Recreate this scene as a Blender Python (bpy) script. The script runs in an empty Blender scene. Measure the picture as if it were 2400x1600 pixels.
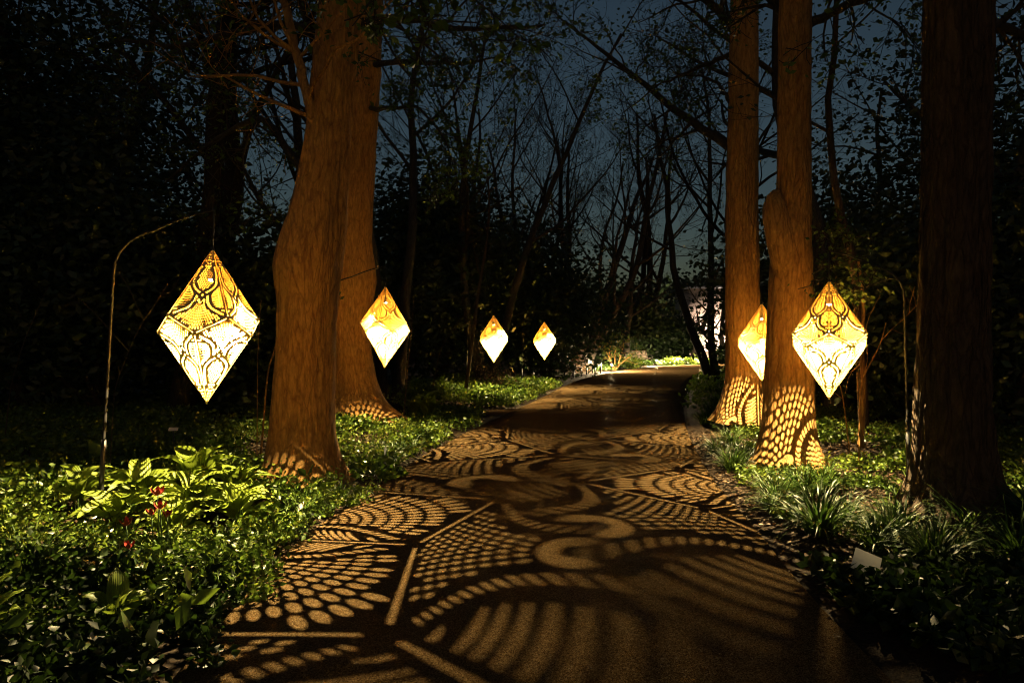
import bpy, bmesh, math, random
import numpy as np
from mathutils import Vector, Matrix, noise as mnoise

# ------------------------------------------------------------------ scene, camera, sky, light
sc = bpy.context.scene
COL = sc.collection
R = math.radians
F_PX = 1600.0            # focal length in photo pixels (photo is 2400 x 1600)
CAM_H = 1.6

cam_d = bpy.data.cameras.new('camera')
cam_d.sensor_width = 36.0
cam_d.lens = 24.0
cam_d.clip_start = 0.05
cam_d.clip_end = 2000.0
cam = bpy.data.objects.new('camera', cam_d)
COL.objects.link(cam)
cam.location = (0, 0, CAM_H)
cam.rotation_euler = (R(90), 0, 0)
sc.camera = cam

SUN_EL, SUN_ROT = R(3.0), R(185)
world = bpy.data.worlds.new('World')
sc.world = world
world.use_nodes = True
wn = world.node_tree.nodes
wl = world.node_tree.links
wn.clear()
w_out = wn.new('ShaderNodeOutputWorld')
w_bg = wn.new('ShaderNodeBackground')
w_sky = wn.new('ShaderNodeTexSky')
w_sky.sky_type = 'NISHITA'
w_sky.sun_disc = False
w_sky.sun_elevation = SUN_EL
w_sky.sun_rotation = SUN_ROT
w_sky.air_density = 1.0
w_sky.dust_density = 1.5
w_sky.ozone_density = 1.9
w_bg.inputs['Strength'].default_value = 0.034
wl.new(w_sky.outputs[0], w_bg.inputs['Color'])
wl.new(w_bg.outputs[0], w_out.inputs['Surface'])

moon_d = bpy.data.lights.new('moon', 'SUN')      # faint night sun
moon_d.energy = 0.003
moon_d.angle = R(10)
moon_d.color = (0.75, 0.85, 1.0)
moon = bpy.data.objects.new('moon', moon_d)
COL.objects.link(moon)
moon.rotation_euler = (R(50), 0, R(30))

sc.view_settings.view_transform = 'Standard'
sc.view_settings.look = 'None'
sc.view_settings.exposure = 0.0
sc.view_settings.gamma = 1.0
sc.view_settings.use_curve_mapping = False
cy = sc.cycles
cy.max_bounces = 5
cy.diffuse_bounces = 3
cy.glossy_bounces = 3
cy.transmission_bounces = 3
cy.transparent_max_bounces = 6
cy.caustics_reflective = True
cy.sample_clamp_indirect = 12.0
cy.use_denoising = True
cy.filter_width = 1.1
cy.use_light_tree = True
cy.use_adaptive_sampling = True
cy.adaptive_threshold = 0.02
cy.use_guiding = False

LAMP_COL = (1.0, 0.76, 0.36)
LAMP_W = 2500.0

# ------------------------------------------------------------------ helpers
def at(dx, dy, D):
    """a point at depth D seen at (dx, dy) of the 2352-wide view of the photo"""
    px, py = dx * 2400 / 2352, dy * 2400 / 2352
    return Vector(((px - 1200) / F_PX * D, D, CAM_H + (800 - py) / F_PX * D))

def tag(o, label=None, cat=None, group=None, kind=None):
    if label: o['label'] = label
    if cat: o['category'] = cat
    if group: o['group'] = group
    if kind: o['kind'] = kind
    return o

def empty(name, loc=(0, 0, 0), rz=0.0):
    o = bpy.data.objects.new(name, None)
    o.empty_display_size = 0.1
    COL.objects.link(o)
    o.location = loc
    o.rotation_euler = (0, 0, rz)
    return o

def link(name, mesh, mat=None, parent=None, loc=(0, 0, 0), rot=(0, 0, 0)):
    o = bpy.data.objects.new(name, mesh)
    COL.objects.link(o)
    if mat is not None and len(mesh.materials) == 0:
        mesh.materials.append(mat)
    if parent is not None:
        o.parent = parent
    o.location = loc
    o.rotation_euler = rot
    return o

def np_mesh(name, V, F, smooth=False, col=None):
    """V (n,3); F: list of integer arrays (m,k)"""
    me = bpy.data.meshes.new(name)
    V = np.asarray(V, dtype=np.float32)
    me.vertices.add(len(V))
    me.vertices.foreach_set('co', V.ravel())
    Fs = [np.asarray(f, dtype=np.int32) for f in F if len(f)]
    nl = sum(f.size for f in Fs)
    npoly = sum(len(f) for f in Fs)
    me.loops.add(nl)
    me.polygons.add(npoly)
    me.loops.foreach_set('vertex_index', np.concatenate([f.ravel() for f in Fs]))
    tot = np.concatenate([np.full(len(f), f.shape[1], dtype=np.int32) for f in Fs])
    start = np.concatenate([[0], np.cumsum(tot)[:-1]]).astype(np.int32)
    me.polygons.foreach_set('loop_start', start)
    me.polygons.foreach_set('loop_total', tot)
    if smooth:
        me.polygons.foreach_set('use_smooth', np.ones(npoly, dtype=bool))
    if col is not None:                      # one value per vertex: natural colour variety from plant to plant
        a = me.attributes.new('var', 'FLOAT', 'POINT')
        a.data.foreach_set('value', np.asarray(col, dtype=np.float32))
    me.update()
    me.validate()
    return me

class MB:
    """collects tubes, boxes and sheets into one mesh"""
    def __init__(self):
        self.V, self.Q, self.T, self.n = [], [], [], 0
    def add(self, V, Q=None, T=None):
        V = np.asarray(V, dtype=np.float64).reshape(-1, 3)
        if Q is not None and len(Q): self.Q.append(np.asarray(Q, dtype=np.int64) + self.n)
        if T is not None and len(T): self.T.append(np.asarray(T, dtype=np.int64) + self.n)
        self.V.append(V)
        self.n += len(V)
    def box(self, c, s, M=None):
        c, s = np.array(c, float), np.array(s, float) / 2
        v = np.array([[x, y, z] for x in (-1, 1) for y in (-1, 1) for z in (-1, 1)], float) * s
        if M is not None: v = v @ np.array(M.to_3x3()).T
        self.add(v + c, Q=[[0, 1, 3, 2], [4, 6, 7, 5], [0, 4, 5, 1], [2, 3, 7, 6], [0, 2, 6, 4], [1, 5, 7, 3]])
    def tube(self, P, rad, n=8, cap=True):
        P = np.asarray(P, float); m = len(P)
        rad = np.broadcast_to(np.asarray(rad, float), (m,))
        T = np.gradient(P, axis=0)
        T /= np.linalg.norm(T, axis=1)[:, None] + 1e-12
        ref = np.array([0.0, 0, 1]) if abs(T[:, 2]).mean() < 0.8 else np.array([1.0, 0, 0])
        A = np.cross(T, ref); A /= np.linalg.norm(A, axis=1)[:, None] + 1e-12
        B = np.cross(T, A)
        a = np.arange(n) * 2 * math.pi / n
        V = P[:, None, :] + rad[:, None, None] * (np.cos(a)[None, :, None] * A[:, None, :] + np.sin(a)[None, :, None] * B[:, None, :])
        V = V.reshape(-1, 3)
        i = np.arange(m - 1)[:, None] * n
        j = np.arange(n)[None, :]
        k = (j + 1) % n
        Q = np.stack([i + j, i + k, i + n + k, i + n + j], -1).reshape(-1, 4)
        if cap:
            V = np.vstack([V, P[0], P[-1]])
            c0, c1 = m * n, m * n + 1
            jj = np.arange(n); kk = (jj + 1) % n
            Tt = np.vstack([np.stack([np.full(n, c0), kk, jj], -1), np.stack([np.full(n, c1), (m - 1) * n + jj, (m - 1) * n + kk], -1)])
            self.add(V, Q, Tt)
        else:
            self.add(V, Q)
    def lathe(self, prof, n=16, c=(0, 0, 0)):
        prof = np.asarray(prof, float)
        a = np.arange(n) * 2 * math.pi / n
        V = np.stack([prof[:, 0, None] * np.cos(a), prof[:, 0, None] * np.sin(a), np.repeat(prof[:, 1, None], n, 1)], -1).reshape(-1, 3) + np.array(c)
        m = len(prof)
        i = np.arange(m - 1)[:, None] * n; j = np.arange(n)[None, :]; k = (j + 1) % n
        self.add(V, np.stack([i + j, i + k, i + n + k, i + n + j], -1).reshape(-1, 4))
    def mesh(self, name, smooth=True):
        F = []
        if self.Q: F.append(np.vstack(self.Q))
        if self.T: F.append(np.vstack(self.T))
        return np_mesh(name, np.vstack(self.V), F, smooth)
    def build(self, name, mat, parent=None, smooth=True, loc=(0, 0, 0), rot=(0, 0, 0)):
        return link(name, self.mesh(name, smooth), mat, parent, loc, rot)

def copy_tree(o, parent=None):
    c = o.copy()
    COL.objects.link(c)
    c.parent = parent
    for ch in list(o.children):
        copy_tree(ch, c)
    return c

# ------------------------------------------------------------------ materials
def mat_new(name):
    m = bpy.data.materials.new(name)
    m.use_nodes = True
    nt = m.node_tree
    return m, nt, nt.nodes, nt.links, nt.nodes['Principled BSDF']

def coords(n, l, scale=(1, 1, 1), kind='Object'):
    tc = n.new('ShaderNodeTexCoord')
    mp = n.new('ShaderNodeMapping')
    mp.inputs['Scale'].default_value = scale
    l.new(tc.outputs[kind], mp.inputs[0])
    return mp.outputs[0]

def noise_tex(n, l, vec, scale, detail=4, rough=0.6, dist=0.0):
    t = n.new('ShaderNodeTexNoise')
    t.inputs['Scale'].default_value = scale
    t.inputs['Detail'].default_value = detail
    t.inputs['Roughness'].default_value = rough
    t.inputs['Distortion'].default_value = dist
    l.new(vec, t.inputs['Vector'])
    return t.outputs[0]

def ramp(n, l, fac, stops):
    r = n.new('ShaderNodeValToRGB')
    el = r.color_ramp.elements
    while len(el) < len(stops): el.new(0.5)
    for e, (p, c) in zip(el, stops):
        e.position = p
        e.color = (*c, 1) if len(c) == 3 else c
    l.new(fac, r.inputs[0])
    return r.outputs[0]

def bump(n, l, h, strength, dist, prev=None):
    b = n.new('ShaderNodeBump')
    b.inputs['Strength'].default_value = strength
    b.inputs['Distance'].default_value = dist
    l.new(h, b.inputs['Height'])
    if prev is not None: l.new(prev, b.inputs['Normal'])
    return b.outputs[0]

def mat_simple(name, col, rough=0.6, metal=0.0, var=0.25, scale=6.0, spec=0.5, bmp=0.0):
    m, nt, n, l, p = mat_new(name)
    v = coords(n, l)
    f = noise_tex(n, l, v, scale)
    lo = tuple(c * (1 - var) for c in col); hi = tuple(min(1, c * (1 + var)) for c in col)
    l.new(ramp(n, l, f, [(0.3, lo), (0.7, hi)]), p.inputs['Base Color'])
    p.inputs['Roughness'].default_value = rough
    p.inputs['Metallic'].default_value = metal
    p.inputs['Specular IOR Level'].default_value = spec
    if bmp: l.new(bump(n, l, f, 0.6, bmp), p.inputs['Normal'])
    return m

def mat_leaf(name, cols, rough=0.45, trans=0.35, spec=0.4):
    """leaf: colour picked by the plant's own 'var' value, light also passes through"""
    m, nt, n, l, p = mat_new(name)
    a = n.new('ShaderNodeAttribute'); a.attribute_name = 'var'
    st = [(i / (len(cols) - 1), c) for i, c in enumerate(cols)]
    c = ramp(n, l, a.outputs['Fac'], st)
    l.new(c, p.inputs['Base Color'])
    p.inputs['Roughness'].default_value = rough
    p.inputs['Specular IOR Level'].default_value = spec
    tr = n.new('ShaderNodeBsdfTranslucent')
    l.new(c, tr.inputs['Color'])
    mx = n.new('ShaderNodeMixShader')
    mx.inputs[0].default_value = trans
    l.new(p.outputs[0], mx.inputs[1]); l.new(tr.outputs[0], mx.inputs[2])
    l.new(mx.outputs[0], n['Material Output'].inputs['Surface'])
    return m

def mat_bark(name, lo, hi, furrow=1.0):
    m, nt, n, l, p = mat_new(name)
    v = coords(n, l, (1, 1, 0.22))
    f1 = noise_tex(n, l, v, 9.0, 6, 0.65, 0.6)
    vo = n.new('ShaderNodeTexVoronoi'); vo.feature = 'DISTANCE_TO_EDGE'
    vo.inputs['Scale'].default_value = 17.0
    mx = n.new('ShaderNodeMixRGB'); mx.inputs[0].default_value = 0.22
    l.new(v, mx.inputs[1])
    nz = n.new('ShaderNodeTexNoise'); nz.inputs['Scale'].default_value = 5.0
    l.new(v, nz.inputs['Vector']); l.new(nz.outputs[1], mx.inputs[2])
    l.new(mx.outputs[0], vo.inputs['Vector'])
    edge = ramp(n, l, vo.outputs[0], [(0.0, (0, 0, 0)), (0.14, (1, 1, 1))])
    v2 = coords(n, l, (1, 1, 0.5))
    f2 = noise_tex(n, l, v2, 2.2, 3)
    f4 = noise_tex(n, l, coords(n, l, (1, 1, 0.3)), 24.0, 6, 0.75)
    c = ramp(n, l, f4, [(0.3, lo), (0.7, hi)])
    c2 = n.new('ShaderNodeMixRGB'); c2.blend_type = 'MULTIPLY'; c2.inputs[0].default_value = 0.45
    l.new(c, c2.inputs[1]); l.new(ramp(n, l, f2, [(0.3, (0.55, 0.55, 0.5)), (0.65, (1, 1, 1))]), c2.inputs[2])
    c4 = n.new('ShaderNodeMixRGB'); c4.blend_type = 'MULTIPLY'; c4.inputs[0].default_value = 0.45
    l.new(c2.outputs[0], c4.inputs[1])
    l.new(ramp(n, l, vo.outputs[0], [(0.0, (0.3, 0.26, 0.22)), (0.05, (0.7, 0.68, 0.66)), (0.16, (1, 1, 1))]), c4.inputs[2])
    l.new(c4.outputs[0], p.inputs['Base Color'])
    p.inputs['Roughness'].default_value = 0.9
    p.inputs['Specular IOR Level'].default_value = 0.15
    b1 = bump(n, l, edge, 0.5 * furrow, 0.015)
    b2 = bump(n, l, f1, 0.8, 0.02, b1)
    f3 = noise_tex(n, l, coords(n, l, (1, 1, 0.35)), 38.0, 5, 0.7)
    b3 = bump(n, l, f3, 0.9, 0.012, b2)
    l.new(b3, p.inputs['Normal'])
    return m

def mat_emit(name, col, s):
    m, nt, n, l, p = mat_new(name)
    p.inputs['Base Color'].default_value = (*col, 1)
    p.inputs['Emission Color'].default_value = (*col, 1)
    p.inputs['Emission Strength'].default_value = s
    return m

def mat_path():
    m, nt, n, l, p = mat_new('path_asphalt')
    v = coords(n, l)
    big = noise_tex(n, l, v, 0.7, 4)
    vor = n.new('ShaderNodeTexVoronoi'); vor.inputs['Scale'].default_value = 190.0
    l.new(v, vor.inputs['Vector'])
    grit = noise_tex(n, l, v, 230.0, 2)
    mid = noise_tex(n, l, v, 26.0, 5, 0.7)
    c1 = ramp(n, l, vor.outputs['Color'], [(0.1, (0.06, 0.033, 0.012)), (0.55, (0.20, 0.122, 0.052)), (0.95, (0.40, 0.275, 0.14))])
    c2 = n.new('ShaderNodeMixRGB'); c2.blend_type = 'MULTIPLY'; c2.inputs[0].default_value = 0.7
    l.new(c1, c2.inputs[1])
    l.new(ramp(n, l, big, [(0.3, (0.62, 0.58, 0.54)), (0.7, (1, 1, 1))]), c2.inputs[2])
    c3 = n.new('ShaderNodeMixRGB'); c3.blend_type = 'MULTIPLY'; c3.inputs[0].default_value = 0.5
    l.new(c2.outputs[0], c3.inputs[1])
    l.new(ramp(n, l, mid, [(0.35, (0.5, 0.5, 0.5)), (0.6, (1, 1, 1))]), c3.inputs[2])
    l.new(c3.outputs[0], p.inputs['Base Color'])
    v2 = n.new('ShaderNodeTexVoronoi'); v2.inputs['Scale'].default_value = 120.0
    l.new(v, v2.inputs['Vector'])
    sep = n.new('ShaderNodeSeparateColor'); l.new(v2.outputs['Color'], sep.inputs[0])
    df = n.new('ShaderNodeBsdfDiffuse'); df.inputs['Roughness'].default_value = 0.6
    gl = n.new('ShaderNodeBsdfGlossy'); gl.inputs['Roughness'].default_value = 0.28
    gl.inputs['Color'].default_value = (0.9, 0.85, 0.78, 1)
    l.new(c3.outputs[0], df.inputs['Color'])
    mixs = n.new('ShaderNodeMixShader')
    l.new(ramp(n, l, sep.outputs[0], [(0.955, (0.0,) * 3), (0.985, (0.04,) * 3)]), mixs.inputs[0])
    l.new(df.outputs[0], mixs.inputs[1]); l.new(gl.outputs[0], mixs.inputs[2])
    l.new(mixs.outputs[0], n['Material Output'].inputs['Surface'])
    b1 = bump(n, l, vor.outputs['Distance'], 1.0, 0.008)
    b2 = bump(n, l, grit, 0.8, 0.005, b1)
    l.new(b2, df.inputs['Normal']); l.new(b2, gl.inputs['Normal'])
    return m

def mat_soil():
    m, nt, n, l, p = mat_new('soil_mulch')
    v = coords(n, l)
    f = noise_tex(n, l, v, 30.0, 6, 0.7)
    g = noise_tex(n, l, v, 3.0, 3)
    c = ramp(n, l, f, [(0.3, (0.012, 0.008, 0.005)), (0.5, (0.04, 0.025, 0.014)), (0.72, (0.10, 0.065, 0.038))])
    l.new(c, p.inputs['Base Color'])
    p.inputs['Roughness'].default_value = 0.95
    p.inputs['Specular IOR Level'].default_value = 0.15
    l.new(bump(n, l, f, 1.0, 0.03), p.inputs['Normal'])
    return m

M_PATH = mat_path()
M_SOIL = mat_soil()
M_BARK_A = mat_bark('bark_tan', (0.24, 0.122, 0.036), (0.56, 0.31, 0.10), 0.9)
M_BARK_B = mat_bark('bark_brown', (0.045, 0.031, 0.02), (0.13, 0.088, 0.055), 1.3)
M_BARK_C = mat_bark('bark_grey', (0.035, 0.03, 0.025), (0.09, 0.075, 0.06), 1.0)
M_GOLD = mat_simple('lantern_gold_sheet', (0.88, 0.63, 0.23), 0.34, 0.42, 0.05, 9.0)
M_BLACK = mat_simple('black_metal', (0.02, 0.02, 0.02), 0.45, 0.2, 0.3, 20.0)
M_STEEL = mat_simple('pole_steel', (0.010, 0.009, 0.008), 0.6, 0.0, 0.3, 12.0, 0.3)
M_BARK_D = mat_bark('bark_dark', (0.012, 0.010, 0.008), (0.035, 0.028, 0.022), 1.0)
M_LAMP = mat_emit('lamp_lens', (1.0, 0.85, 0.6), 60.0)
M_HOSTA = mat_leaf('hosta_leaf', [(0.11, 0.15, 0.012), (0.18, 0.24, 0.025), (0.26, 0.32, 0.045)], 0.4, 0.35)
def add_veins(m):
    nt = m.node_tree; n, l = nt.nodes, nt.links
    p = n['Principled BSDF']
    w = n.new('ShaderNodeTexWave'); w.bands_direction = 'Y'
    w.inputs['Scale'].default_value = 26.0; w.inputs['Distortion'].default_value = 1.2
    v = coords(n, l)
    l.new(v, w.inputs['Vector'])
    l.new(bump(n, l, w.outputs[1], 0.8, 0.006), p.inputs['Normal'])
    f = noise_tex(n, l, v, 22.0, 4)
    c = n.new('ShaderNodeMixRGB'); c.blend_type = 'MULTIPLY'; c.inputs[0].default_value = 1.0
    src = p.inputs['Base Color'].links[0].from_socket
    l.new(src, c.inputs[1]); l.new(ramp(n, l, f, [(0.3, (0.5, 0.42, 0.3)), (0.42, (0.85, 0.85, 0.8)), (0.6, (1, 1, 1))]), c.inputs[2])
    l.new(c.outputs[0], p.inputs['Base Color'])
add_veins(M_HOSTA)
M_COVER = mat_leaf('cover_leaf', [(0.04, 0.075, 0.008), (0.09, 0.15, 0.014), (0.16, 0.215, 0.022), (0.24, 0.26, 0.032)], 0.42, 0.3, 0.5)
M_COVER_SHADE = mat_leaf('cover_leaf_shade', [(0.012, 0.026, 0.004), (0.026, 0.05, 0.007), (0.05, 0.08, 0.012)], 0.45, 0.25, 0.35)  # darkened copy of the cover leaf, shade put into the colour
M_GRASS = mat_leaf('grass_blade', [(0.028, 0.062, 0.009), (0.055, 0.105, 0.014), (0.10, 0.155, 0.024)], 0.5, 0.3, 0.22)
M_TREELEAF = mat_leaf('tree_leaf', [(0.03, 0.06, 0.01), (0.055, 0.10, 0.016), (0.09, 0.14, 0.02)], 0.5, 0.4)
M_DARKLEAF = mat_leaf('evergreen_leaf', [(0.012, 0.025, 0.008), (0.022, 0.042, 0.012), (0.035, 0.055, 0.015)], 0.5, 0.15)
M_LITTER = mat_leaf('dead_leaf', [(0.06, 0.035, 0.02), (0.14, 0.085, 0.045), (0.24, 0.16, 0.09)], 0.7, 0.2)
M_WOOD = mat_simple('bench_wood', (0.12, 0.085, 0.06), 0.7, 0, 0.35, 14.0)
M_WALL = mat_simple('building_stucco', (0.55, 0.43, 0.36), 0.9, 0, 0.08, 2.0)
M_SIGN = mat_simple('label_plate', (0.78, 0.72, 0.58), 0.4, 0, 0.08, 8.0)
M_RED = mat_simple('red_petal', (0.26, 0.022, 0.008), 0.5, 0, 0.5, 30.0)
M_YELLOW = mat_simple('yellow_petal', (0.65, 0.40, 0.03), 0.5, 0, 0.2, 30.0)
M_STEM = mat_simple('green_stem', (0.06, 0.11, 0.025), 0.5, 0, 0.2, 20.0)

# ------------------------------------------------------------------ setting: path and ground
LE = np.array([(-1.5, -6), (-1.52, 0), (-1.55, 3.2), (-1.66, 4.43), (-1.74, 5.16), (-1.68, 5.7), (-1.58, 6.58), (-1.45, 7.46), (-1.25, 9.45), (-0.8, 11.9),
               (0.04, 15.6), (1.0, 20.0), (1.75, 23.7), (3.0, 29), (4.7, 33.9), (6.5, 38.5), (9, 43), (12, 46), (16, 48.5), (30, 52)], float)
RE = np.array([(1.75, -6), (1.76, 0), (1.78, 3.2), (1.86, 4.14), (1.97, 4.96), (2.1, 6.04), (2.26, 7.46), (2.51, 9.08), (3.14, 12.2),
               (4.0, 16.1), (5.2, 20.5), (6.9, 26.1), (9.0, 32.5), (11.2, 37), (16, 41.5), (30, 46)], float)

def smooth_curve(P, n):
    d = np.concatenate([[0], np.cumsum(np.linalg.norm(np.diff(P, axis=0), axis=1))])
    u = np.linspace(0, d[-1], n)
    Q = np.stack([np.interp(u, d, P[:, 0]), np.interp(u, d, P[:, 1])], -1)
    for _ in range(3):
        Q[1:-1] = (Q[:-2] + 2 * Q[1:-1] + Q[2:]) / 4
    return Q

def xl(y): return np.interp(y, LE[:, 1], LE[:, 0])
def xr(y): return np.interp(y, RE[:, 1], RE[:, 0])
def off_path(x, y):
    """metres outside the path edge: negative = on the path; left and right"""
    return np.maximum(xl(y) - x, x - xr(y))
def ground_z(x, y):
    x = np.asarray(x, float); y = np.asarray(y, float)
    dl = np.clip((xl(y) - x - 0.35) / 3.2, 0, 1); dr = np.clip((x - xr(y) - 0.35) / 3.2, 0, 1)
    s = lambda t: t * t * (3 - 2 * t)
    near = np.clip((34 - y) / 8, 0, 1)
    und = 0.03 * np.sin(x * 2.1 + 0.7) * np.cos(y * 1.7) * np.clip(np.maximum(dl, dr) * 3, 0, 1)
    return (0.26 * s(dl) + 0.16 * s(dr) + und) * near

gx = np.concatenate([np.linspace(-300, -32, 14), np.arange(-30, 30.01, 0.4), np.linspace(32, 300, 14)])
gy = np.concatenate([np.linspace(-200, -12, 8), np.arange(-10, 50.01, 0.4), np.linspace(55, 500, 16)])
GX, GY = np.meshgrid(gx, gy, indexing='ij')
GV = np.stack([GX, GY, ground_z(GX, GY)], -1).reshape(-1, 3)
ny = len(gy)
ii, jj = np.meshgrid(np.arange(len(gx) - 1), np.arange(ny - 1), indexing='ij')
a0 = (ii * ny + jj).ravel()
g_me = np_mesh('ground', GV, [np.stack([a0, a0 + ny, a0 + ny + 1, a0 + 1], -1)], True)
ground = tag(link('ground', g_me, M_SOIL), kind='structure')

NP = 150
cl, cr = smooth_curve(LE, NP), smooth_curve(RE, NP)
rng = np.random.default_rng(3)
wob = np.cumsum(rng.normal(0, 0.006, NP)); wob -= np.linspace(wob[0], wob[-1], NP)
NA = 13
PV, PQ = [], []
for i in range(NP):
    for k in range(NA):
        t = k / (NA - 1)
        p = cl[i] * (1 - t) + cr[i] * t
        PV.append((p[0] + wob[i], p[1], 0.014 + 0.012 * math.sin(math.pi * t) if 0 < k < NA - 1 else -0.03 if False else 0.014))
PV = np.array(PV)
skl = np.stack([cl[:, 0] + wob - 0.012, cl[:, 1], np.full(NP, -0.05)], -1)
skr = np.stack([cr[:, 0] + wob + 0.012, cr[:, 1], np.full(NP, -0.05)], -1)
base = len(PV)
i = np.arange(NP - 1)
for k in range(NA - 1):
    PQ.append(np.stack([i * NA + k, i * NA + k + 1, (i + 1) * NA + k + 1, (i + 1) * NA + k], -1))
PQ.append(np.stack([base + i, i * NA, (i + 1) * NA, base + i + 1], -1))
PQ.append(np.stack([i * NA + NA - 1, base + NP + i, base + NP + i + 1, (i + 1) * NA + NA - 1], -1))
p_me = np_mesh('path', np.vstack([PV, skl, skr]), [np.vstack(PQ)], True)
tag(link('path', p_me, M_PATH), kind='structure')
sb = MB()
sb.box((-3.6, 15.55, 0.0), (7.6, 1.15, 0.016))
tag(sb.build('side_path', M_PATH, smooth=False), kind='structure')

# ------------------------------------------------------------------ lanterns
A_H, R_Q = 0.635, 0.384
ZIG = A_H * (1 - math.cos(R(36))) / (1 + math.cos(R(36)))
MIDX = R_Q * math.cos(R(36))
T_W = math.hypot(MIDX, A_H - ZIG)                    # apex to the widest line
T_L = math.hypot(R_Q, A_H + ZIG)                     # apex to the near vertex
W_M = R_Q * math.sin(R(36))

def kw(t):
    return t / T_W * W_M if t < T_W else W_M * (T_L - t) / (T_L - T_W)

def oval(cx, cy, rx, ry, ang=0.0, n=8):
    o = []
    for k in range(n):
        a = 2 * math.pi * k / n
        x, y = rx * math.cos(a), ry * math.sin(a)
        o.append((cx + x * math.cos(ang) - y * math.sin(ang), cy + x * math.sin(ang) + y * math.cos(ang)))
    return o

def band(P, w):
    P = np.array(P, float)
    d = np.concatenate([[0], np.cumsum(np.linalg.norm(np.diff(P, axis=0), axis=1))])
    u = np.linspace(0, d[-1], max(4, int(d[-1] / 0.014)))
    Q = np.stack([np.interp(u, d, P[:, 0]), np.interp(u, d, P[:, 1])], -1)
    for _ in range(2):
        Q[1:-1] = (Q[:-2] + 2 * Q[1:-1] + Q[2:]) / 4
    T = np.gradient(Q, axis=0); T /= np.linalg.norm(T, axis=1)[:, None]
    N = np.stack([-T[:, 1], T[:, 0]], -1)
    ww = np.full(len(Q), w / 2); ww[0] *= 0.55; ww[-1] *= 0.55
    return [tuple(p) for p in Q + N * ww[:, None]] + [tuple(p) for p in (Q - N * ww[:, None])[::-1]]

def beads(P, pitch, w, slant):
    """a band cut as a row of short slanted bars with thin webs between them"""
    P = np.array(P, float)
    d = np.concatenate([[0], np.cumsum(np.linalg.norm(np.diff(P, axis=0), axis=1))])
    n = int(d[-1] / pitch)
    u = np.linspace(0, d[-1], n * 8 + 1)
    Q = np.stack([np.interp(u, d, P[:, 0]), np.interp(u, d, P[:, 1])], -1)
    for _ in range(12):
        Q[1:-1] = (Q[:-2] + 2 * Q[1:-1] + Q[2:]) / 4
    T = np.gradient(Q, axis=0); T /= np.linalg.norm(T, axis=1)[:, None]
    N = np.stack([-T[:, 1], T[:, 0]], -1)
    out = []
    for k in range(n):
        c, t, m = Q[k * 8 + 4], T[k * 8 + 4], N[k * 8 + 4]
        h, e = w / 2, pitch * 0.355
        pts = [(-e, -h * 0.8), (-e * 0.5, -h), (e * 0.5, -h), (e, -h * 0.8), (e, h * 0.8), (e * 0.5, h), (-e * 0.5, h), (-e, h * 0.8)]
        out.append([tuple(c + t * (a + slant * b) + m * b) for a, b in pts])
    return out

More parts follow.
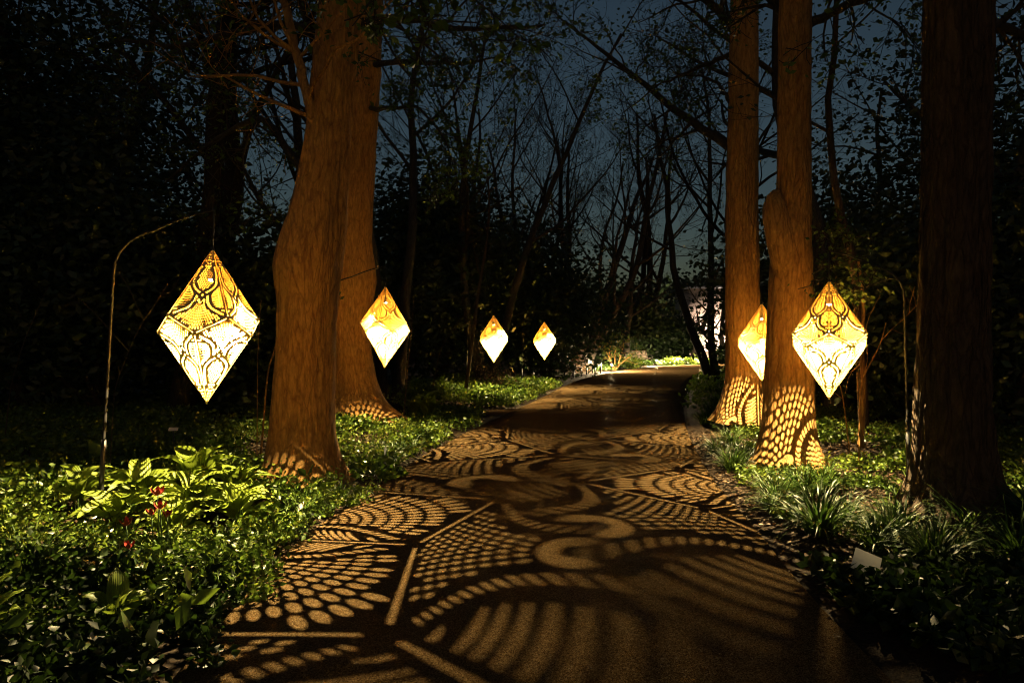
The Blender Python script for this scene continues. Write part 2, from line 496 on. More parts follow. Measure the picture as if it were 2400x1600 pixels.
def panel_holes():
    H = []
    mir = lambda pts: [(-x, y) for x, y in pts][::-1]
    def both(pts):
        H.append(pts); H.append(mir(pts))
    # tip
    H.append(oval(0, 0.046, 0.0048, 0.009))
    both(oval(0.0085, 0.072, 0.0052, 0.010, R(-14)))
    both(oval(0.0085, 0.098, 0.006, 0.0095, R(20)))
    both(oval(0.0235, 0.106, 0.0052, 0.010, R(-18)))
    both(oval(0.0085, 0.122, 0.006, 0.010, R(-25)))
    both(oval(0.0255, 0.132, 0.0062, 0.011, R(25)))
    both(band([(0.004, 0.158), (0.014, 0.146)], 0.009))
    # shield
    sh = [(kw(.165) - .017, .165), (kw(.22) - .019, .22), (kw(.28) - .021, .28), (.083, .325), (.085, .352), (.074, .382), (.05, .41), (.02, .433)]
    for q in beads(sh, 0.0150, 0.0165, 0.25): both(q)
    sa = np.array(sh)
    row = 0
    t = 0.178
    while t < 0.405:
        lim = np.interp(t, sa[:, 1], sa[:, 0]) - 0.0185
        if t > 0.36: lim = np.interp(t, [0.36, 0.415], [0.061, 0.004])
        sp = 0.0182
        k = 0 if row % 2 == 0 else 0.5
        while k * sp + 0.0072 <= lim:
            s = k * sp
            hole = oval(s, t, 0.0071, 0.0100, 0, 8)
            if k == 0: H.append(hole)
            else: both(hole)
            k += 1
        t += 0.0188
        row += 1
    # drop and crescent
    H.append([(0, .441), (.0085, .452), (0, .468), (-.0085, .452)])
    cr_o = [(0.0305 * math.sin(a), 0.507 + 0.029 * math.cos(a)) for a in np.linspace(R(-140), R(140), 17)]
    cr_i = [(0.0105 * math.sin(a), 0.504 + 0.010 * math.cos(a)) for a in np.linspace(R(115), R(-115), 9)]
    H.append(cr_o + cr_i)
    # side loops
    lp = [(.0375, .458), (.042, .480), (.0485, .512), (.064, .545), (.094, .576), (.138, .602), (.188, .626)]
    for q in beads(lp, 0.0155, 0.0190, 0.45): both(q)
    # feathers along the long edges
    tin = [.36, .372, .40, .425, .45, .48, .51, .545, .56, .576, .60, .62]
    sin_ = [.1, .097, .083, .066, .0575, .0625, .0705, .092, .107, .128, .176, .21]
    t = 0.364
    while t < 0.607:
        s0 = np.interp(t, tin, sin_) + 0.011
        s1 = kw(t + 0.006) - 0.0155
        if s1 - s0 > 0.009:
            n = 4
            up, dn = [], []
            for q in range(n + 1):
                f = q / n
                s = s0 + (s1 - s0) * f
                tt = t + 0.006 * f + 0.007 * math.sin(math.pi * f) * -0.6
                w = 0.0056 * (0.72 + 0.4 * math.sin(math.pi * f))
                up.append((s, tt - w)); dn.append((s, tt + w))
            both(up + dn[::-1])
        t += 0.0160
    # fan of scales
    la = np.array(lp)
    def clear(x, y, m):
        x = abs(x)
        # inside the kite
        for (p, q) in (((0, 0), (W_M, T_W)), ((W_M, T_W), (0, T_L))):
            p, q = np.array(p), np.array(q)
            e = (q - p) / np.linalg.norm(q - p)
            d = (x - p[0]) * e[1] - (y - p[1]) * e[0]
            if -d < m: return False
        dd = np.hypot(la[:, 0] - x, la[:, 1] - y)
        seg = min(np.linalg.norm(np.array([x, y]) - (la[k] + np.clip(np.dot(np.array([x, y]) - la[k], la[k + 1] - la[k]) / np.dot(la[k + 1] - la[k], la[k + 1] - la[k]), 0, 1) * (la[k + 1] - la[k]))) for k in range(len(la) - 1))
        if seg < 0.0185 + m * 0.75: return False
        if x > la[0, 0] and y < np.interp(x, la[:, 0], la[:, 1]): return False
        if y < 0.49: return False
        return True
    r = 0.0475
    j = 0
    while r < 0.31:
        sp = 0.0122 + 0.036 * r
        na = sp / r
        k = 0 if j % 2 == 0 else 0.5
        while k * na < R(105):
            th = k * na
            x, y = r * math.sin(th), 0.503 + r * math.cos(th)
            rx, ry = sp * 0.355, 0.0082 + 0.022 * r
            if clear(x, y, 0.0125):
                h = oval(x, y, rx, ry, -th, 8)
                if k == 0: H.append(h)
                else: both(h)
            k += 1
        r += 0.0195 + 0.042 * r
        j += 1
    return H

def tidy(H, gap=0.0022):
    """keep only holes that leave a web of metal between them and to the rim"""
    rim = np.array(inset_kite(0.0042 + 0.004))
    def seg_d(p, A, B):
        ab = B - A
        t = np.clip(((p - A) * ab).sum(-1) / ((ab * ab).sum(-1) + 1e-12), 0, 1)
        return np.linalg.norm(A + t[:, None] * ab - p, axis=1).min()
    def inside(p, P):
        x, y = p; c = False; n = len(P)
        for i in range(n):
            x1, y1 = P[i]; x2, y2 = P[i - 1]
            if (y1 > y) != (y2 > y) and x < (x2 - x1) * (y - y1) / (y2 - y1) + x1: c = not c
        return c
    keep = []
    for h in H:
        P = np.array(h)
        if not all(inside(p, rim) for p in P): continue
        lo, hi = P.min(0) - gap, P.max(0) + gap
        ok = True
        for (K, kl, kh) in keep:
            if (kl > hi).any() or (kh < lo).any(): continue
            if any(inside(p, K) for p in P) or any(inside(p, P) for p in K): ok = False; break
            if min(seg_d(p, K, np.roll(K, -1, 0)) for p in P) < gap or min(seg_d(p, P, np.roll(P, -1, 0)) for p in K) < gap: ok = False; break
        if ok: keep.append((P, P.min(0), P.max(0)))
    return [[tuple(q) for q in k[0]] for k in keep]

def inset_kite(d):
    """kite outline pulled in by d from every edge"""
    P = [np.array(p) for p in ((0, 0), (W_M, T_W), (0, T_L), (-W_M, T_W))]
    out = []
    for k in range(4):
        a, b, c = P[k - 1], P[k], P[(k + 1) % 4]
        e1 = (b - a) / np.linalg.norm(b - a); e2 = (c - b) / np.linalg.norm(c - b)
        n1 = np.array([-e1[1], e1[0]]); n2 = np.array([-e2[1], e2[0]])
        cen = np.array([0, T_W * 0.8])
        if np.dot(cen - b, n1) < 0: n1 = -n1
        if np.dot(cen - b, n2) < 0: n2 = -n2
        m = n1 + n2
        out.append(tuple(b + m * d / (1 + np.dot(n1, n2))))
    return out

def panel_mesh():
    cu = bpy.data.curves.new('panel_outline', 'CURVE')
    cu.dimensions = '2D'
    cu.fill_mode = 'BOTH'
    cu.extrude = 0.0012
    for poly in [inset_kite(0.0042)] + tidy(panel_holes()):
        s = cu.splines.new('POLY')
        s.points.add(len(poly) - 1)
        for q, (x, y) in zip(s.points, poly):
            q.co = (x, -y, 0, 1)
        s.use_cyclic_u = True
    o = bpy.data.objects.new('panel_outline', cu)
    COL.objects.link(o)
    dg = bpy.context.evaluated_depsgraph_get()
    me = bpy.data.meshes.new_from_object(o.evaluated_get(dg))
    me.name = 'panel'
    bpy.data.objects.remove(o)
    bpy.data.curves.remove(cu)
    me.materials.clear()
    me.materials.append(M_GOLD)
    return me

PANEL = panel_mesh()

def basis(o, xv, yv, zv):
    m = Matrix((xv, yv, zv)).transposed().to_4x4()
    m.translation = o
    return m

def joint_mesh(rad):
    b = MB()
    b.lathe([(0.0, 0.006), (rad * 0.8, 0.005), (rad, 0.0), (rad * 0.8, -0.005), (0.0, -0.006)], 10)
    return b.mesh('joint')
JOINT = joint_mesh(0.017)
hb = MB()
hb.lathe([(0.0, 0.085), (0.018, 0.085), (0.03, 0.06), (0.034, 0.012), (0.036, 0.0), (0.024, 0.004), (0.0, 0.006)], 16)
HOUSING = hb.mesh('lamp_housing')
db = MB()
db.lathe([(0.023, 0.004), (0.023, -0.003), (0.016, -0.009), (0.0, -0.011)], 16)
LENS = db.mesh('lamp_lens')
LAMP_Z = 0.375

lamp_d = bpy.data.lights.new('lantern_lamp', 'SPOT')
lamp_d.energy = LAMP_W
lamp_d.color = LAMP_COL
lamp_d.spot_size = R(118)
lamp_d.spot_blend = 0.6
lamp_d.shadow_soft_size = 0.0028

def make_lantern(centre, az, label, tilt=(0, 0), lamp_aim=(0, 0), hang=0.3):
    """az: azimuth in degrees of one upper vertex, from the direction to the camera, positive to the right"""
    root = empty('hanging_lantern', centre)
    root.rotation_euler = (R(tilt[0]), R(tilt[1]), 0)
    tag(root, label, 'lantern', 'diamond lanterns along the path')
    to_cam = math.atan2(-centre[1], -centre[0])
    a0 = to_cam + R(az)
    for k in range(5):
        for up in (1, -1):
            phi = a0 + R(72) * k + (R(36) if up == 1 else 0)       # azimuth of the kite's axis
            c, s = math.cos(phi), math.sin(phi)
            A = Vector((0, 0, A_H * up)); Vn = Vector((R_Q * c, R_Q * s, -ZIG * up))
            Y = (A - Vn).normalized()
            Tn = Vector((-s, c, 0))
            Z = Tn.cross(Y).normalized()
            if Z.dot(Vector((c, s, 0))) < 0: Z = -Z
            X = Y.cross(Z)
            o = link('panel', PANEL, None, root)
            o.matrix_local = basis(A, X, Y, Z)
        for up in (1, -1):
            phi = a0 + R(72) * k + (0 if up == 1 else R(36))
            v = Vector((R_Q * math.cos(phi), R_Q * math.sin(phi), ZIG * up))
            j = link('joint', JOINT, M_GOLD, root)
            j.matrix_local = Matrix.Translation(v * 0.985) @ v.to_track_quat('Z', 'Y').to_matrix().to_4x4()
    b = MB()
    b.lathe([(0.0, A_H + 0.012), (0.012, A_H + 0.008), (0.014, A_H - 0.02), (0.0, A_H - 0.03)], 10)
    b.build('top_cap', M_BLACK, root)
    b = MB()
    b.lathe([(0.0, -A_H - 0.008), (0.008, -A_H - 0.004), (0.016, -A_H + 0.03), (0.0, -A_H + 0.035)], 10)
    b.build('bottom_tip', M_GOLD, root)
    b = MB()
    b.tube([(0, 0, A_H), (0.002, 0, A_H + hang * 0.5), (0, 0, A_H + hang)], 0.006, 6)
    b.build('cable', M_BLACK, root)
    b = MB()
    b.tube([(0, 0, LAMP_Z + 0.08), (0, 0, A_H)], 0.006, 6)
    b.build('lamp_stem', M_BLACK, root)
    aim = Vector((math.tan(R(11.5)) * lamp_aim[0], math.tan(R(11.5)) * lamp_aim[1], -1)).normalized()
    q = (-aim).to_track_quat('Z', 'Y')
    hs = link('lamp_housing', HOUSING, M_BLACK, root, (0, 0, LAMP_Z))
    hs.rotation_euler = q.to_euler()
    link('lamp_lens', LENS, M_LAMP, hs)
    lo = bpy.data.objects.new('lamp', lamp_d)
    COL.objects.link(lo)
    lo.parent = root
    lo.location = Vector((0, 0, LAMP_Z)) + aim * 0.032
    lo.rotation_euler = q.to_euler()
    return root

LANTERNS = [
    # centre, azimuth of an upper vertex, label, tilt
    ((-2.48, 5.60, 1.73), 20, 'largest glowing diamond lantern, at left above the hostas', (0, 2.2)),
    ((-1.97, 10.6, 1.825), -16.5, 'glowing diamond lantern just right of the thick twin tree trunks', (0, 0.8)),
    ((-0.48, 18.0, 1.67), 36, 'small glowing diamond lantern beside a thin leaning sapling', (0, 0)),
    ((1.06, 22.3, 1.62), 36, 'smallest glowing diamond lantern, nearest the dark benches', (0, 0)),
    ((3.39, 7.30, 1.62), 0, 'large glowing diamond lantern on the right side of the path', (0, 0)),
    ((4.06, 11.1, 1.59), 4, 'glowing diamond lantern half hidden behind the right-hand trunk', (0, 0)),
]
for L in LANTERNS:
    side = 1 if L[0][0] < xl(L[0][1]) else -1
    make_lantern(*L[:3], tilt=L[3], lamp_aim=(0.5 * side, -0.86) if L[0][1] < 15 else (0.9 * side, 0.1))

def make_pole(base, bend, tip, label, r=0.0135, seed=0):
    """crook pole: straight shaft, quarter bend, arm rising to the tip"""
    base, bend, tip = Vector(base), Vector(bend), Vector(tip)
    root = tag(empty('crook_pole', base), label, 'pole', 'crook poles that carry the lanterns')
    P = []
    for t in np.linspace(0, 1, 10): P.append(base.lerp(bend, t))
    arm0 = bend.lerp(tip, 0.42) + Vector((0, 0, 0.14 * (tip - bend).length))
    up = (bend - base).normalized()
    c1 = bend + up * 0.28 * (tip - bend).length
    for t in np.linspace(0.1, 1, 10):
        P.append((1 - t) ** 2 * bend + 2 * t * (1 - t) * c1 + t * t * arm0)
    for t in np.linspace(0.2, 1, 6): P.append(arm0.lerp(tip, t) + Vector((0, 0, 0.02 * math.sin(math.pi * t))))
    P = np.array([p - base for p in P])
    b = MB(); b.tube(P, np.linspace(r, r * 0.62, len(P)), 10)
    b.build('shaft', M_STEEL, root)
    sl = (bend - base) * 0.34
    b = MB(); b.tube([(0, 0, -0.2), sl * 0.5, sl], [r * 1.55, r * 1.5, r * 1.45], 12)
    b.build('sleeve', M_BLACK, root)
    b = MB(); b.lathe([(r * 0.9, -0.01), (r * 1.0, 0), (r * 0.4, 0.02), (0, 0.024)], 8, P[-1])
    b.build('hook_cap', M_BLACK, root)
    return root

def gz(x, y): return float(ground_z(x, y))
for (Lc, bx, by, label) in [
    (0, -3.40, 5.62, 'crook pole rising out of the hostas at the far left'),
    (1, -2.98, 10.75, 'crook pole whose arm sticks out from behind the thick twin trunks'),
    (2, -1.22, 18.1, 'thin crook pole beside the leaning sapling'),
    (3, 0.32, 22.4, 'thin crook pole behind the low leafy bed, left of the smallest lantern'),
    (4, 4.33, 7.45, 'crook pole right of the large right-hand lantern, by the dark trunk'),
    (5, 5.0, 11.3, 'crook pole behind the right-hand trunks'),
]:
    c = LANTERNS[Lc][0]
    tip = (c[0] + (0.02 if Lc else 0.03), c[1], c[2] + A_H + 0.31)
    lean = 0.12 if Lc == 0 else (-0.05 if Lc >= 4 else 0.05)
    make_pole((bx, by, gz(bx, by) - 0.02), (bx + lean, by, tip[2] - 0.52 * abs(tip[0] - bx) - 0.02), tip, label)

# ------------------------------------------------------------------ big trunks
def trunk_mesh(name, prof, y, depth_ratio=1.0, nseg=96, dz=0.045, furrow=0.02, seed=0, lump=0.05, cut_top=True):
    """prof: rows (z, x_left, x_right) of the outline; built as a full round stem"""
    prof = np.array(sorted(prof), float)
    z0, z1 = prof[0, 0], prof[-1, 0]
    zs = np.concatenate([np.arange(z0, min(z1, 6.5), dz), np.arange(min(z1, 6.5), z1, 0.3), [z1]])
    def sm(col):
        v = np.interp(zs, prof[:, 0], prof[:, col])
        k = np.ones(7) / 7
        vp = np.pad(v, 3, mode='edge')
        return np.convolve(vp, k, 'valid')
    xl_, xr_ = sm(1), sm(2)
    cx, rr = (xl_ + xr_) / 2, (xr_ - xl_) / 2
    V = np.zeros((len(zs), nseg, 3))
    th = np.arange(nseg) * 2 * math.pi / nseg
    rnd = random.Random(seed)
    roots = [(rnd.uniform(0, 6.28), rnd.uniform(0.5, 1.0)) for _ in range(6)]
    so = seed * 7.3
    for i, z in enumerate(zs):
        h = z - z0
        fl = math.exp(-h / 0.22)
        for k in range(nseg):
            a = th[k]
            c, s = math.cos(a), math.sin(a)
            d = 1.0
            for (ra, rs) in roots:
                dd = math.cos(a - ra)
                if dd > 0.72: d += 0.42 * rs * fl * ((dd - 0.72) / 0.28) ** 1.2
            nz = mnoise.noise(Vector((c * 1.3 + so, s * 1.3, z * 0.7)))
            rid = 1 - abs(mnoise.noise(Vector((c * 9 + so, s * 9, z * 1.3)))) * 2 - 0.7 * abs(mnoise.noise(Vector((c * 19 + so, s * 19 + 5, z * 2.2))))
            fi = mnoise.noise(Vector((c * 22 + so, s * 22, z * 5.0)))
            r = rr[i] * (d + lump * nz) + furrow * (rid - 0.6) + furrow * 0.35 * fi
            V[i, k] = (cx[i] + r * c, y + r * s * depth_ratio, z)
    m = len(zs)
    V = V.reshape(-1, 3)
    i = np.arange(m - 1)[:, None] * nseg
    j = np.arange(nseg)[None, :]; k = (j + 1) % nseg
    Q = np.stack([i + j, i + k, i + nseg + k, i + nseg + j], -1).reshape(-1, 4)
    return np_mesh(name, V, [Q], True)

def prof_from(rows, D):
    out = []
    for (yd, l, r) in rows:
        a, b = at(l, yd, D), at(r, yd, D)
        out.append((a.z, a.x, b.x))
    return out

# ------------------------------------------------------------------ branches and leaves
def leaf_cloud(P, size, rng, droop=0.3, fold=0.25, aspect=0.55, var=None, up=0.0):
    """one folded diamond leaf per point"""
    n = len(P)
    d = rng.normal(size=(n, 3)); d[:, 2] = d[:, 2] * 0.6 - droop + up
    d /= np.linalg.norm(d, axis=1)[:, None]
    r = rng.normal(size=(n, 3)); r[:, 2] *= 0.6
    s = np.cross(d, r); s /= np.linalg.norm(s, axis=1)[:, None] + 1e-9
    nn = np.cross(s, d)
    L = np.asarray(size).reshape(-1, 1) * rng.uniform(0.6, 1.35, n)[:, None]
    W = L * aspect * 0.5
    a = P
    b = P + d * L * 0.45 + s * W + nn * W * fold
    c = P + d * L
    e = P + d * L * 0.45 - s * W + nn * W * fold
    V = np.stack([a, b, c, e], 1).reshape(-1, 3)
    i = np.arange(n)[:, None] * 4
    T = np.concatenate([i + np.array([[0, 1, 2]]), i + np.array([[0, 2, 3]])])
    if var is None: var = rng.uniform(0, 1, n)
    return V, T, np.repeat(var, 4)

class Tree:
    def __init__(self, seed):
        self.rng = np.random.default_rng(seed)
        self.br = []          # (points, radii)
        self.tw = []          # twig points for leaves
    def grow(self, p, d, L, r, level, maxl, spread=0.8, nchild=(5, 8), up=0.15, wob=0.12, ratio=0.55, t0=0.25, gravity=0.0):
        rg = self.rng
        n = max(4, int(5 + L * 1.3)) if level < maxl else 4
        P = [np.array(p, float)]
        d = np.array(d, float); d /= np.linalg.norm(d)
        D = [d.copy()]
        st = L / (n - 1)
        for k in range(n - 1):
            d = d + rg.normal(0, wob, 3) + np.array([0, 0, up * 0.25 - gravity * 0.3])
            d /= np.linalg.norm(d)
            P.append(P[-1] + d * st); D.append(d.copy())
        P = np.array(P)
        tip = 0.25 if level == 0 else 0.3
        rad = r * np.linspace(1, tip, n)
        self.br.append((P, rad, level))
        if level >= maxl:
            self.tw.append(P[1:])
            return
        nc = rg.integers(nchild[0], nchild[1] + 1)
        for c in range(nc):
            t = t0 + (1 - t0) * (c + rg.uniform(0.2, 0.9)) / nc
            q = t * (n - 1); k = int(min(q, n - 2)); f = q - k
            pos = P[k] * (1 - f) + P[k + 1] * f
            dd = D[k]
            side = rg.normal(size=3); side -= side.dot(dd) * dd; side /= np.linalg.norm(side) + 1e-9
            nd = dd * rg.uniform(0.35, 0.8) + side * spread * rg.uniform(0.7, 1.2)
            nl = L * ratio * rg.uniform(0.7, 1.15) * (1.15 - 0.55 * t)
            self.grow(pos, nd, nl, max(0.004, r * (1 - 0.7 * t) * rg.uniform(0.4, 0.6)), level + 1, maxl, spread, nchild, up, wob * 1.15, ratio, 0.15, gravity)
        self.tw.append(P[-2:])
    def wood(self, name, mat, parent, minr=0.0):
        b = MB()
        for P, rad, lv in self.br:
            if rad[0] < minr: continue
            b.tube(P, np.maximum(rad, 0.005), 10 if rad[0] > 0.08 else (6 if rad[0] > 0.02 else 3), cap=False)
        return b.build(name, mat, parent)
    def leaves(self, name, mat, parent, per=2.0, size=0.08, jit=0.12, droop=0.3, maxn=40000):
        P = np.vstack(self.tw)
        n = int(len(P) * per)
        n = min(n, maxn)
        idx = self.rng.integers(0, len(P), n)
        Q = P[idx] + self.rng.normal(0, jit, (n, 3))
        # natural variety: clumps share a tint
        v = np.clip(0.5 + 0.35 * np.sin(Q[:, 0] * 1.9) * np.cos(Q[:, 2] * 2.3) + self.rng.normal(0, 0.18, n), 0, 1)
        V, T, c = leaf_cloud(Q, size, self.rng, droop, var=v)
        return link(name, np_mesh(name, V, [T], False, c), mat, parent)

def rel(root, o):
    """keep a world-space mesh in place under an empty that stands elsewhere"""
    o.location = -root.location
    return o

# ------------------------------------------------------------------ near trees
def near_tree(label, rows, D, seed, mat, limbs=(), crown=None, name='tree', furrow=0.02, lump=0.05, ratio=1.0, stub=None, group=None):
    """limbs: lists of (display x, display y, depth, radius) polylines, grown into twigs"""
    prof = prof_from(rows, D)
    z0 = min(p[0] for p in prof)
    low = [p for p in prof if p[0] == z0][0]
    bx = (low[1] + low[2]) / 2
    root = tag(empty(name, (bx, D, z0)), label, 'tree', group)
    me = trunk_mesh('trunk', prof, D, ratio, seed=seed, furrow=furrow, lump=lump)
    tr = rel(root, link('trunk', me, mat, root))
    for li, (pts, lv, kw_) in enumerate(limbs):
        t = Tree(seed * 10 + 50 + li)
        P = np.array([at(x, y, d) for x, y, d, r in pts]); rad = np.array([p[3] for p in pts])
        u = np.linspace(0, len(P) - 1, 4 * len(P))
        PP = np.stack([np.interp(u, np.arange(len(P)), P[:, k]) for k in range(3)], -1)
        for _ in range(2): PP[1:-1] = (PP[:-2] + 2 * PP[1:-1] + PP[2:]) / 4
        rr = np.interp(u, np.arange(len(P)), rad)
        PP[1:] += t.rng.normal(0, 0.012, (len(PP) - 1, 3))
        t.br.append((PP, rr, 0))
        for c in range(kw_.get('n', 10)):
            q = t.rng.uniform(0.2, 0.98) * (len(PP) - 1); k = int(q)
            dd = PP[min(k + 1, len(PP) - 1)] - PP[k]; dd /= np.linalg.norm(dd) + 1e-9
            side = t.rng.normal(size=3); side -= side.dot(dd) * dd; side /= np.linalg.norm(side)
            t.grow(PP[k], dd * 0.6 + side * 0.8, kw_.get('L', 1.4) * t.rng.uniform(0.6, 1.2), max(0.007, rr[k] * 0.4), 1, 1 + lv,
                   0.8, kw_.get('nc', (3, 5)), 0.1, 0.2, 0.6, 0.2, kw_.get('grav', 0.0))
        lo_ = rel(root, t.wood('limb', mat if (seed, li) == (1, 0) else M_BARK_C, root))  # other limbs get darker bark, painting in the lantern glow's fall-off
        if crown and t.tw: t.leaves('leaves', M_TREELEAF, lo_, **crown)
    if stub:
        b = MB()
        P = np.array([at(x, y, D - 0.06) for x, y, r in stub]); rad = np.array([p[2] for p in stub])
        b.tube(P, rad, 20)
        rel(root, b.build('broken_limb', mat, root))
    return root

near_tree('thick tan trunk with a swelling, left of the path, nearest on that side',
    [(1125, 598, 796), (1060, 612, 778), (1000, 620, 768), (900, 628, 766), (800, 638, 768), (700, 640, 772), (650, 634, 778), (615, 629, 783), (580, 634, 788), (540, 646, 792),
     (500, 660, 795), (420, 682, 797), (300, 705, 805), (0, 735, 832), (-500, 765, 845), (-1100, 785, 835)], 7.7, 1, M_BARK_A,
    limbs=[([(722, 350, 7.6, 0.075), (714, 260, 7.5, 0.062), (694, 170, 7.5, 0.055), (670, 90, 7.5, 0.05), (645, -40, 7.6, 0.042), (600, -220, 7.8, 0.03)], 2, dict(n=12, L=1.6)),
           ([(715, 420, 7.9, 0.05), (600, 260, 8.6, 0.04), (480, 330, 9.5, 0.03), (380, 420, 10.5, 0.016)], 2, dict(n=12, L=1.3, grav=0.1)),
           ([(800, 60, 8, 0.06), (900, 40, 8.4, 0.05), (1050, 70, 9, 0.035), (1250, 60, 9.8, 0.018)], 2, dict(n=16, L=1.3, grav=0.1)),
           ([(720, 60, 8, 0.06), (600, 60, 8.4, 0.05), (420, 110, 9, 0.035), (250, 90, 9.8, 0.018)], 2, dict(n=14, L=1.3, grav=0.1)),
           ([(800, -200, 7.6, 0.06), (760, -160, 5.2, 0.05), (900, -60, 4.6, 0.03), (1080, -20, 4.4, 0.014)], 2, dict(n=8, L=0.7, grav=0.2))],
    crown=dict(per=1.1, size=0.075, jit=0.05))
near_tree('second thick trunk close behind the nearest left trunk, with a bulge at mid height',
    [(960, 735, 900), (920, 750, 880), (890, 752, 868), (860, 752, 860), (800, 748, 850), (700, 750, 856), (650, 752, 864), (620, 752, 862), (560, 752, 852), (400, 750, 860), (0, 775, 882), (-400, 790, 880)],
    12.6, 2, M_BARK_A,
    limbs=[([(845, 250, 12.6, 0.05), (900, 250, 11, 0.03), (960, 240, 10.6, 0.022), (1030, 330, 10.4, 0.012), (1060, 460, 10.5, 0.006)], 2, dict(n=12, L=0.7, grav=0.4)),
           ([(850, 150, 12.6, 0.06), (930, 140, 11.2, 0.04), (1060, 150, 11, 0.022), (1180, 120, 12, 0.01)], 2, dict(n=12, L=1.0, grav=0.1))],
    crown=dict(per=1.3, size=0.085, jit=0.06))
near_tree('tall slim trunk on the right of the path, left of the speckled one',
    [(968, 1640, 1772), (930, 1655, 1757), (880, 1667, 1748), (800, 1669, 1743), (700, 1668, 1742), (400, 1670, 1740), (0, 1680, 1741), (-400, 1690, 1740)], 12.3, 3, M_BARK_A,
    limbs=[([(1690, 345, 12.3, 0.10), (1600, 290, 13, 0.075), (1500, 210, 14, 0.06), (1400, 130, 15, 0.045), (1310, 60, 16, 0.025), (1250, 10, 17, 0.012)], 2, dict(n=18, L=1.8)),
           ([(1690, 60, 12.3, 0.09), (1640, 20, 12.5, 0.07), (1570, -60, 13, 0.05)], 2, dict(n=10, L=1.6)),
           ([(1690, 120, 12.3, 0.05), (1620, 150, 12.9, 0.04), (1520, 190, 13.5, 0.02), (1430, 260, 14, 0.01)], 2, dict(n=12, L=1.2)),
           ([(1680, 240, 12.3, 0.035), (1650, 190, 12.6, 0.03), (1600, 170, 13, 0.02), (1540, 180, 13.5, 0.01)], 2, dict(n=8, L=1.0))],
    crown=dict(per=0.8, size=0.085, jit=0.07))
near_tree('right-hand trunk speckled with lantern light, with a broken limb, behind the right lantern',
    [(1085, 1728, 1890), (1040, 1742, 1876), (980, 1752, 1868), (860, 1758, 1866), (740, 1763, 1866), (620, 1771, 1864), (540, 1779, 1862), (450, 1786, 1862), (300, 1788, 1860), (0, 1791, 1862), (-400, 1795, 1860)],
    8.5, 4, M_BARK_A,
    limbs=[([(1800, 40, 8.6, 0.06), (1770, 0, 8.8, 0.05), (1700, -120, 9, 0.04)], 2, dict(n=8, L=1.2)),
           ([(1860, 630, 8.4, 0.02), (1900, 610, 8.0, 0.014), (1940, 570, 7.7, 0.01), (1975, 535, 7.5, 0.005)], 1, dict(n=10, L=0.34, grav=0.3)),
           ([(1860, 645, 8.4, 0.018), (1900, 640, 7.9, 0.012), (1950, 660, 7.5, 0.007), (2000, 655, 7.3, 0.004)], 1, dict(n=10, L=0.28, grav=0.3)),
           ([(1850, 60, 8.5, 0.06), (1950, 10, 8.2, 0.05), (2100, -40, 8, 0.03), (2250, 30, 7.6, 0.012)], 2, dict(n=14, L=1.1, grav=0.1))],
    crown=dict(per=1.6, size=0.065, jit=0.05),
    stub=[(1822, 660, 0.15), (1808, 600, 0.19), (1797, 555, 0.185), (1788, 520, 0.17), (1781, 492, 0.155), (1779, 470, 0.135), (1781, 452, 0.10), (1785, 441, 0.06), (1788, 437, 0.02)])
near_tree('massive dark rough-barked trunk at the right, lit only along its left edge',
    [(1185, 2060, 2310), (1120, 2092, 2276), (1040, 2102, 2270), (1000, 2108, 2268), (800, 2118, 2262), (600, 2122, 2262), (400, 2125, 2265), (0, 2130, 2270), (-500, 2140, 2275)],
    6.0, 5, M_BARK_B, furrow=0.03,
    limbs=[([(2180, -300, 6.0, 0.08), (2000, -200, 6.4, 0.06), (1850, -120, 6.0, 0.04), (1700, -60, 5.8, 0.02)], 2, dict(n=10, L=1.0, grav=0.15)),
           ([(2230, 60, 6.0, 0.06), (2300, 60, 6.6, 0.05), (2420, 120, 8, 0.03)], 2, dict(n=10, L=1.2))],
    crown=dict(per=1.0, size=0.075, jit=0.05))

# ------------------------------------------------------------------ background trees
def bg_tree(label, x, D, h, r, seed, maxl=3, lean=(0, 0), nchild=(5, 7), spread=0.75, up=0.2, per=0.5, size=0.09, ratio=0.5, t0=0.25, stems=1, mat=None, gravity=0.0, leafmat=None, maxn=26000, wob=0.07):
    p = at(x, 784, D)
    z = gz(p.x, D) - 0.1
    root = tag(empty('tree', (p.x, D, z)), label, 'tree', 'background trees')
    t = Tree(seed)
    if stems > 1:
        for k in range(stems):
            a = t.rng.uniform(0, 6.28)
            t.grow((p.x + 0.25 * math.cos(a), D + 0.25 * math.sin(a), z), (lean[0] + 0.22 * math.cos(a), lean[1] + 0.22 * math.sin(a), 1), h * t.rng.uniform(0.75, 1.0), r * t.rng.uniform(0.6, 1), 0, maxl, spread, nchild, up, wob, ratio, t0, gravity)
    else:
        t.grow((p.x, D, z), (lean[0], lean[1], 1), h, r, 0, maxl, spread, nchild, up, wob, ratio, t0, gravity)
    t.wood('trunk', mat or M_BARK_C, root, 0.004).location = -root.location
    if per: t.leaves('crown', leafmat or M_DARKLEAF, root, per=per, size=size, jit=0.1, maxn=maxn).location = -root.location
    return root

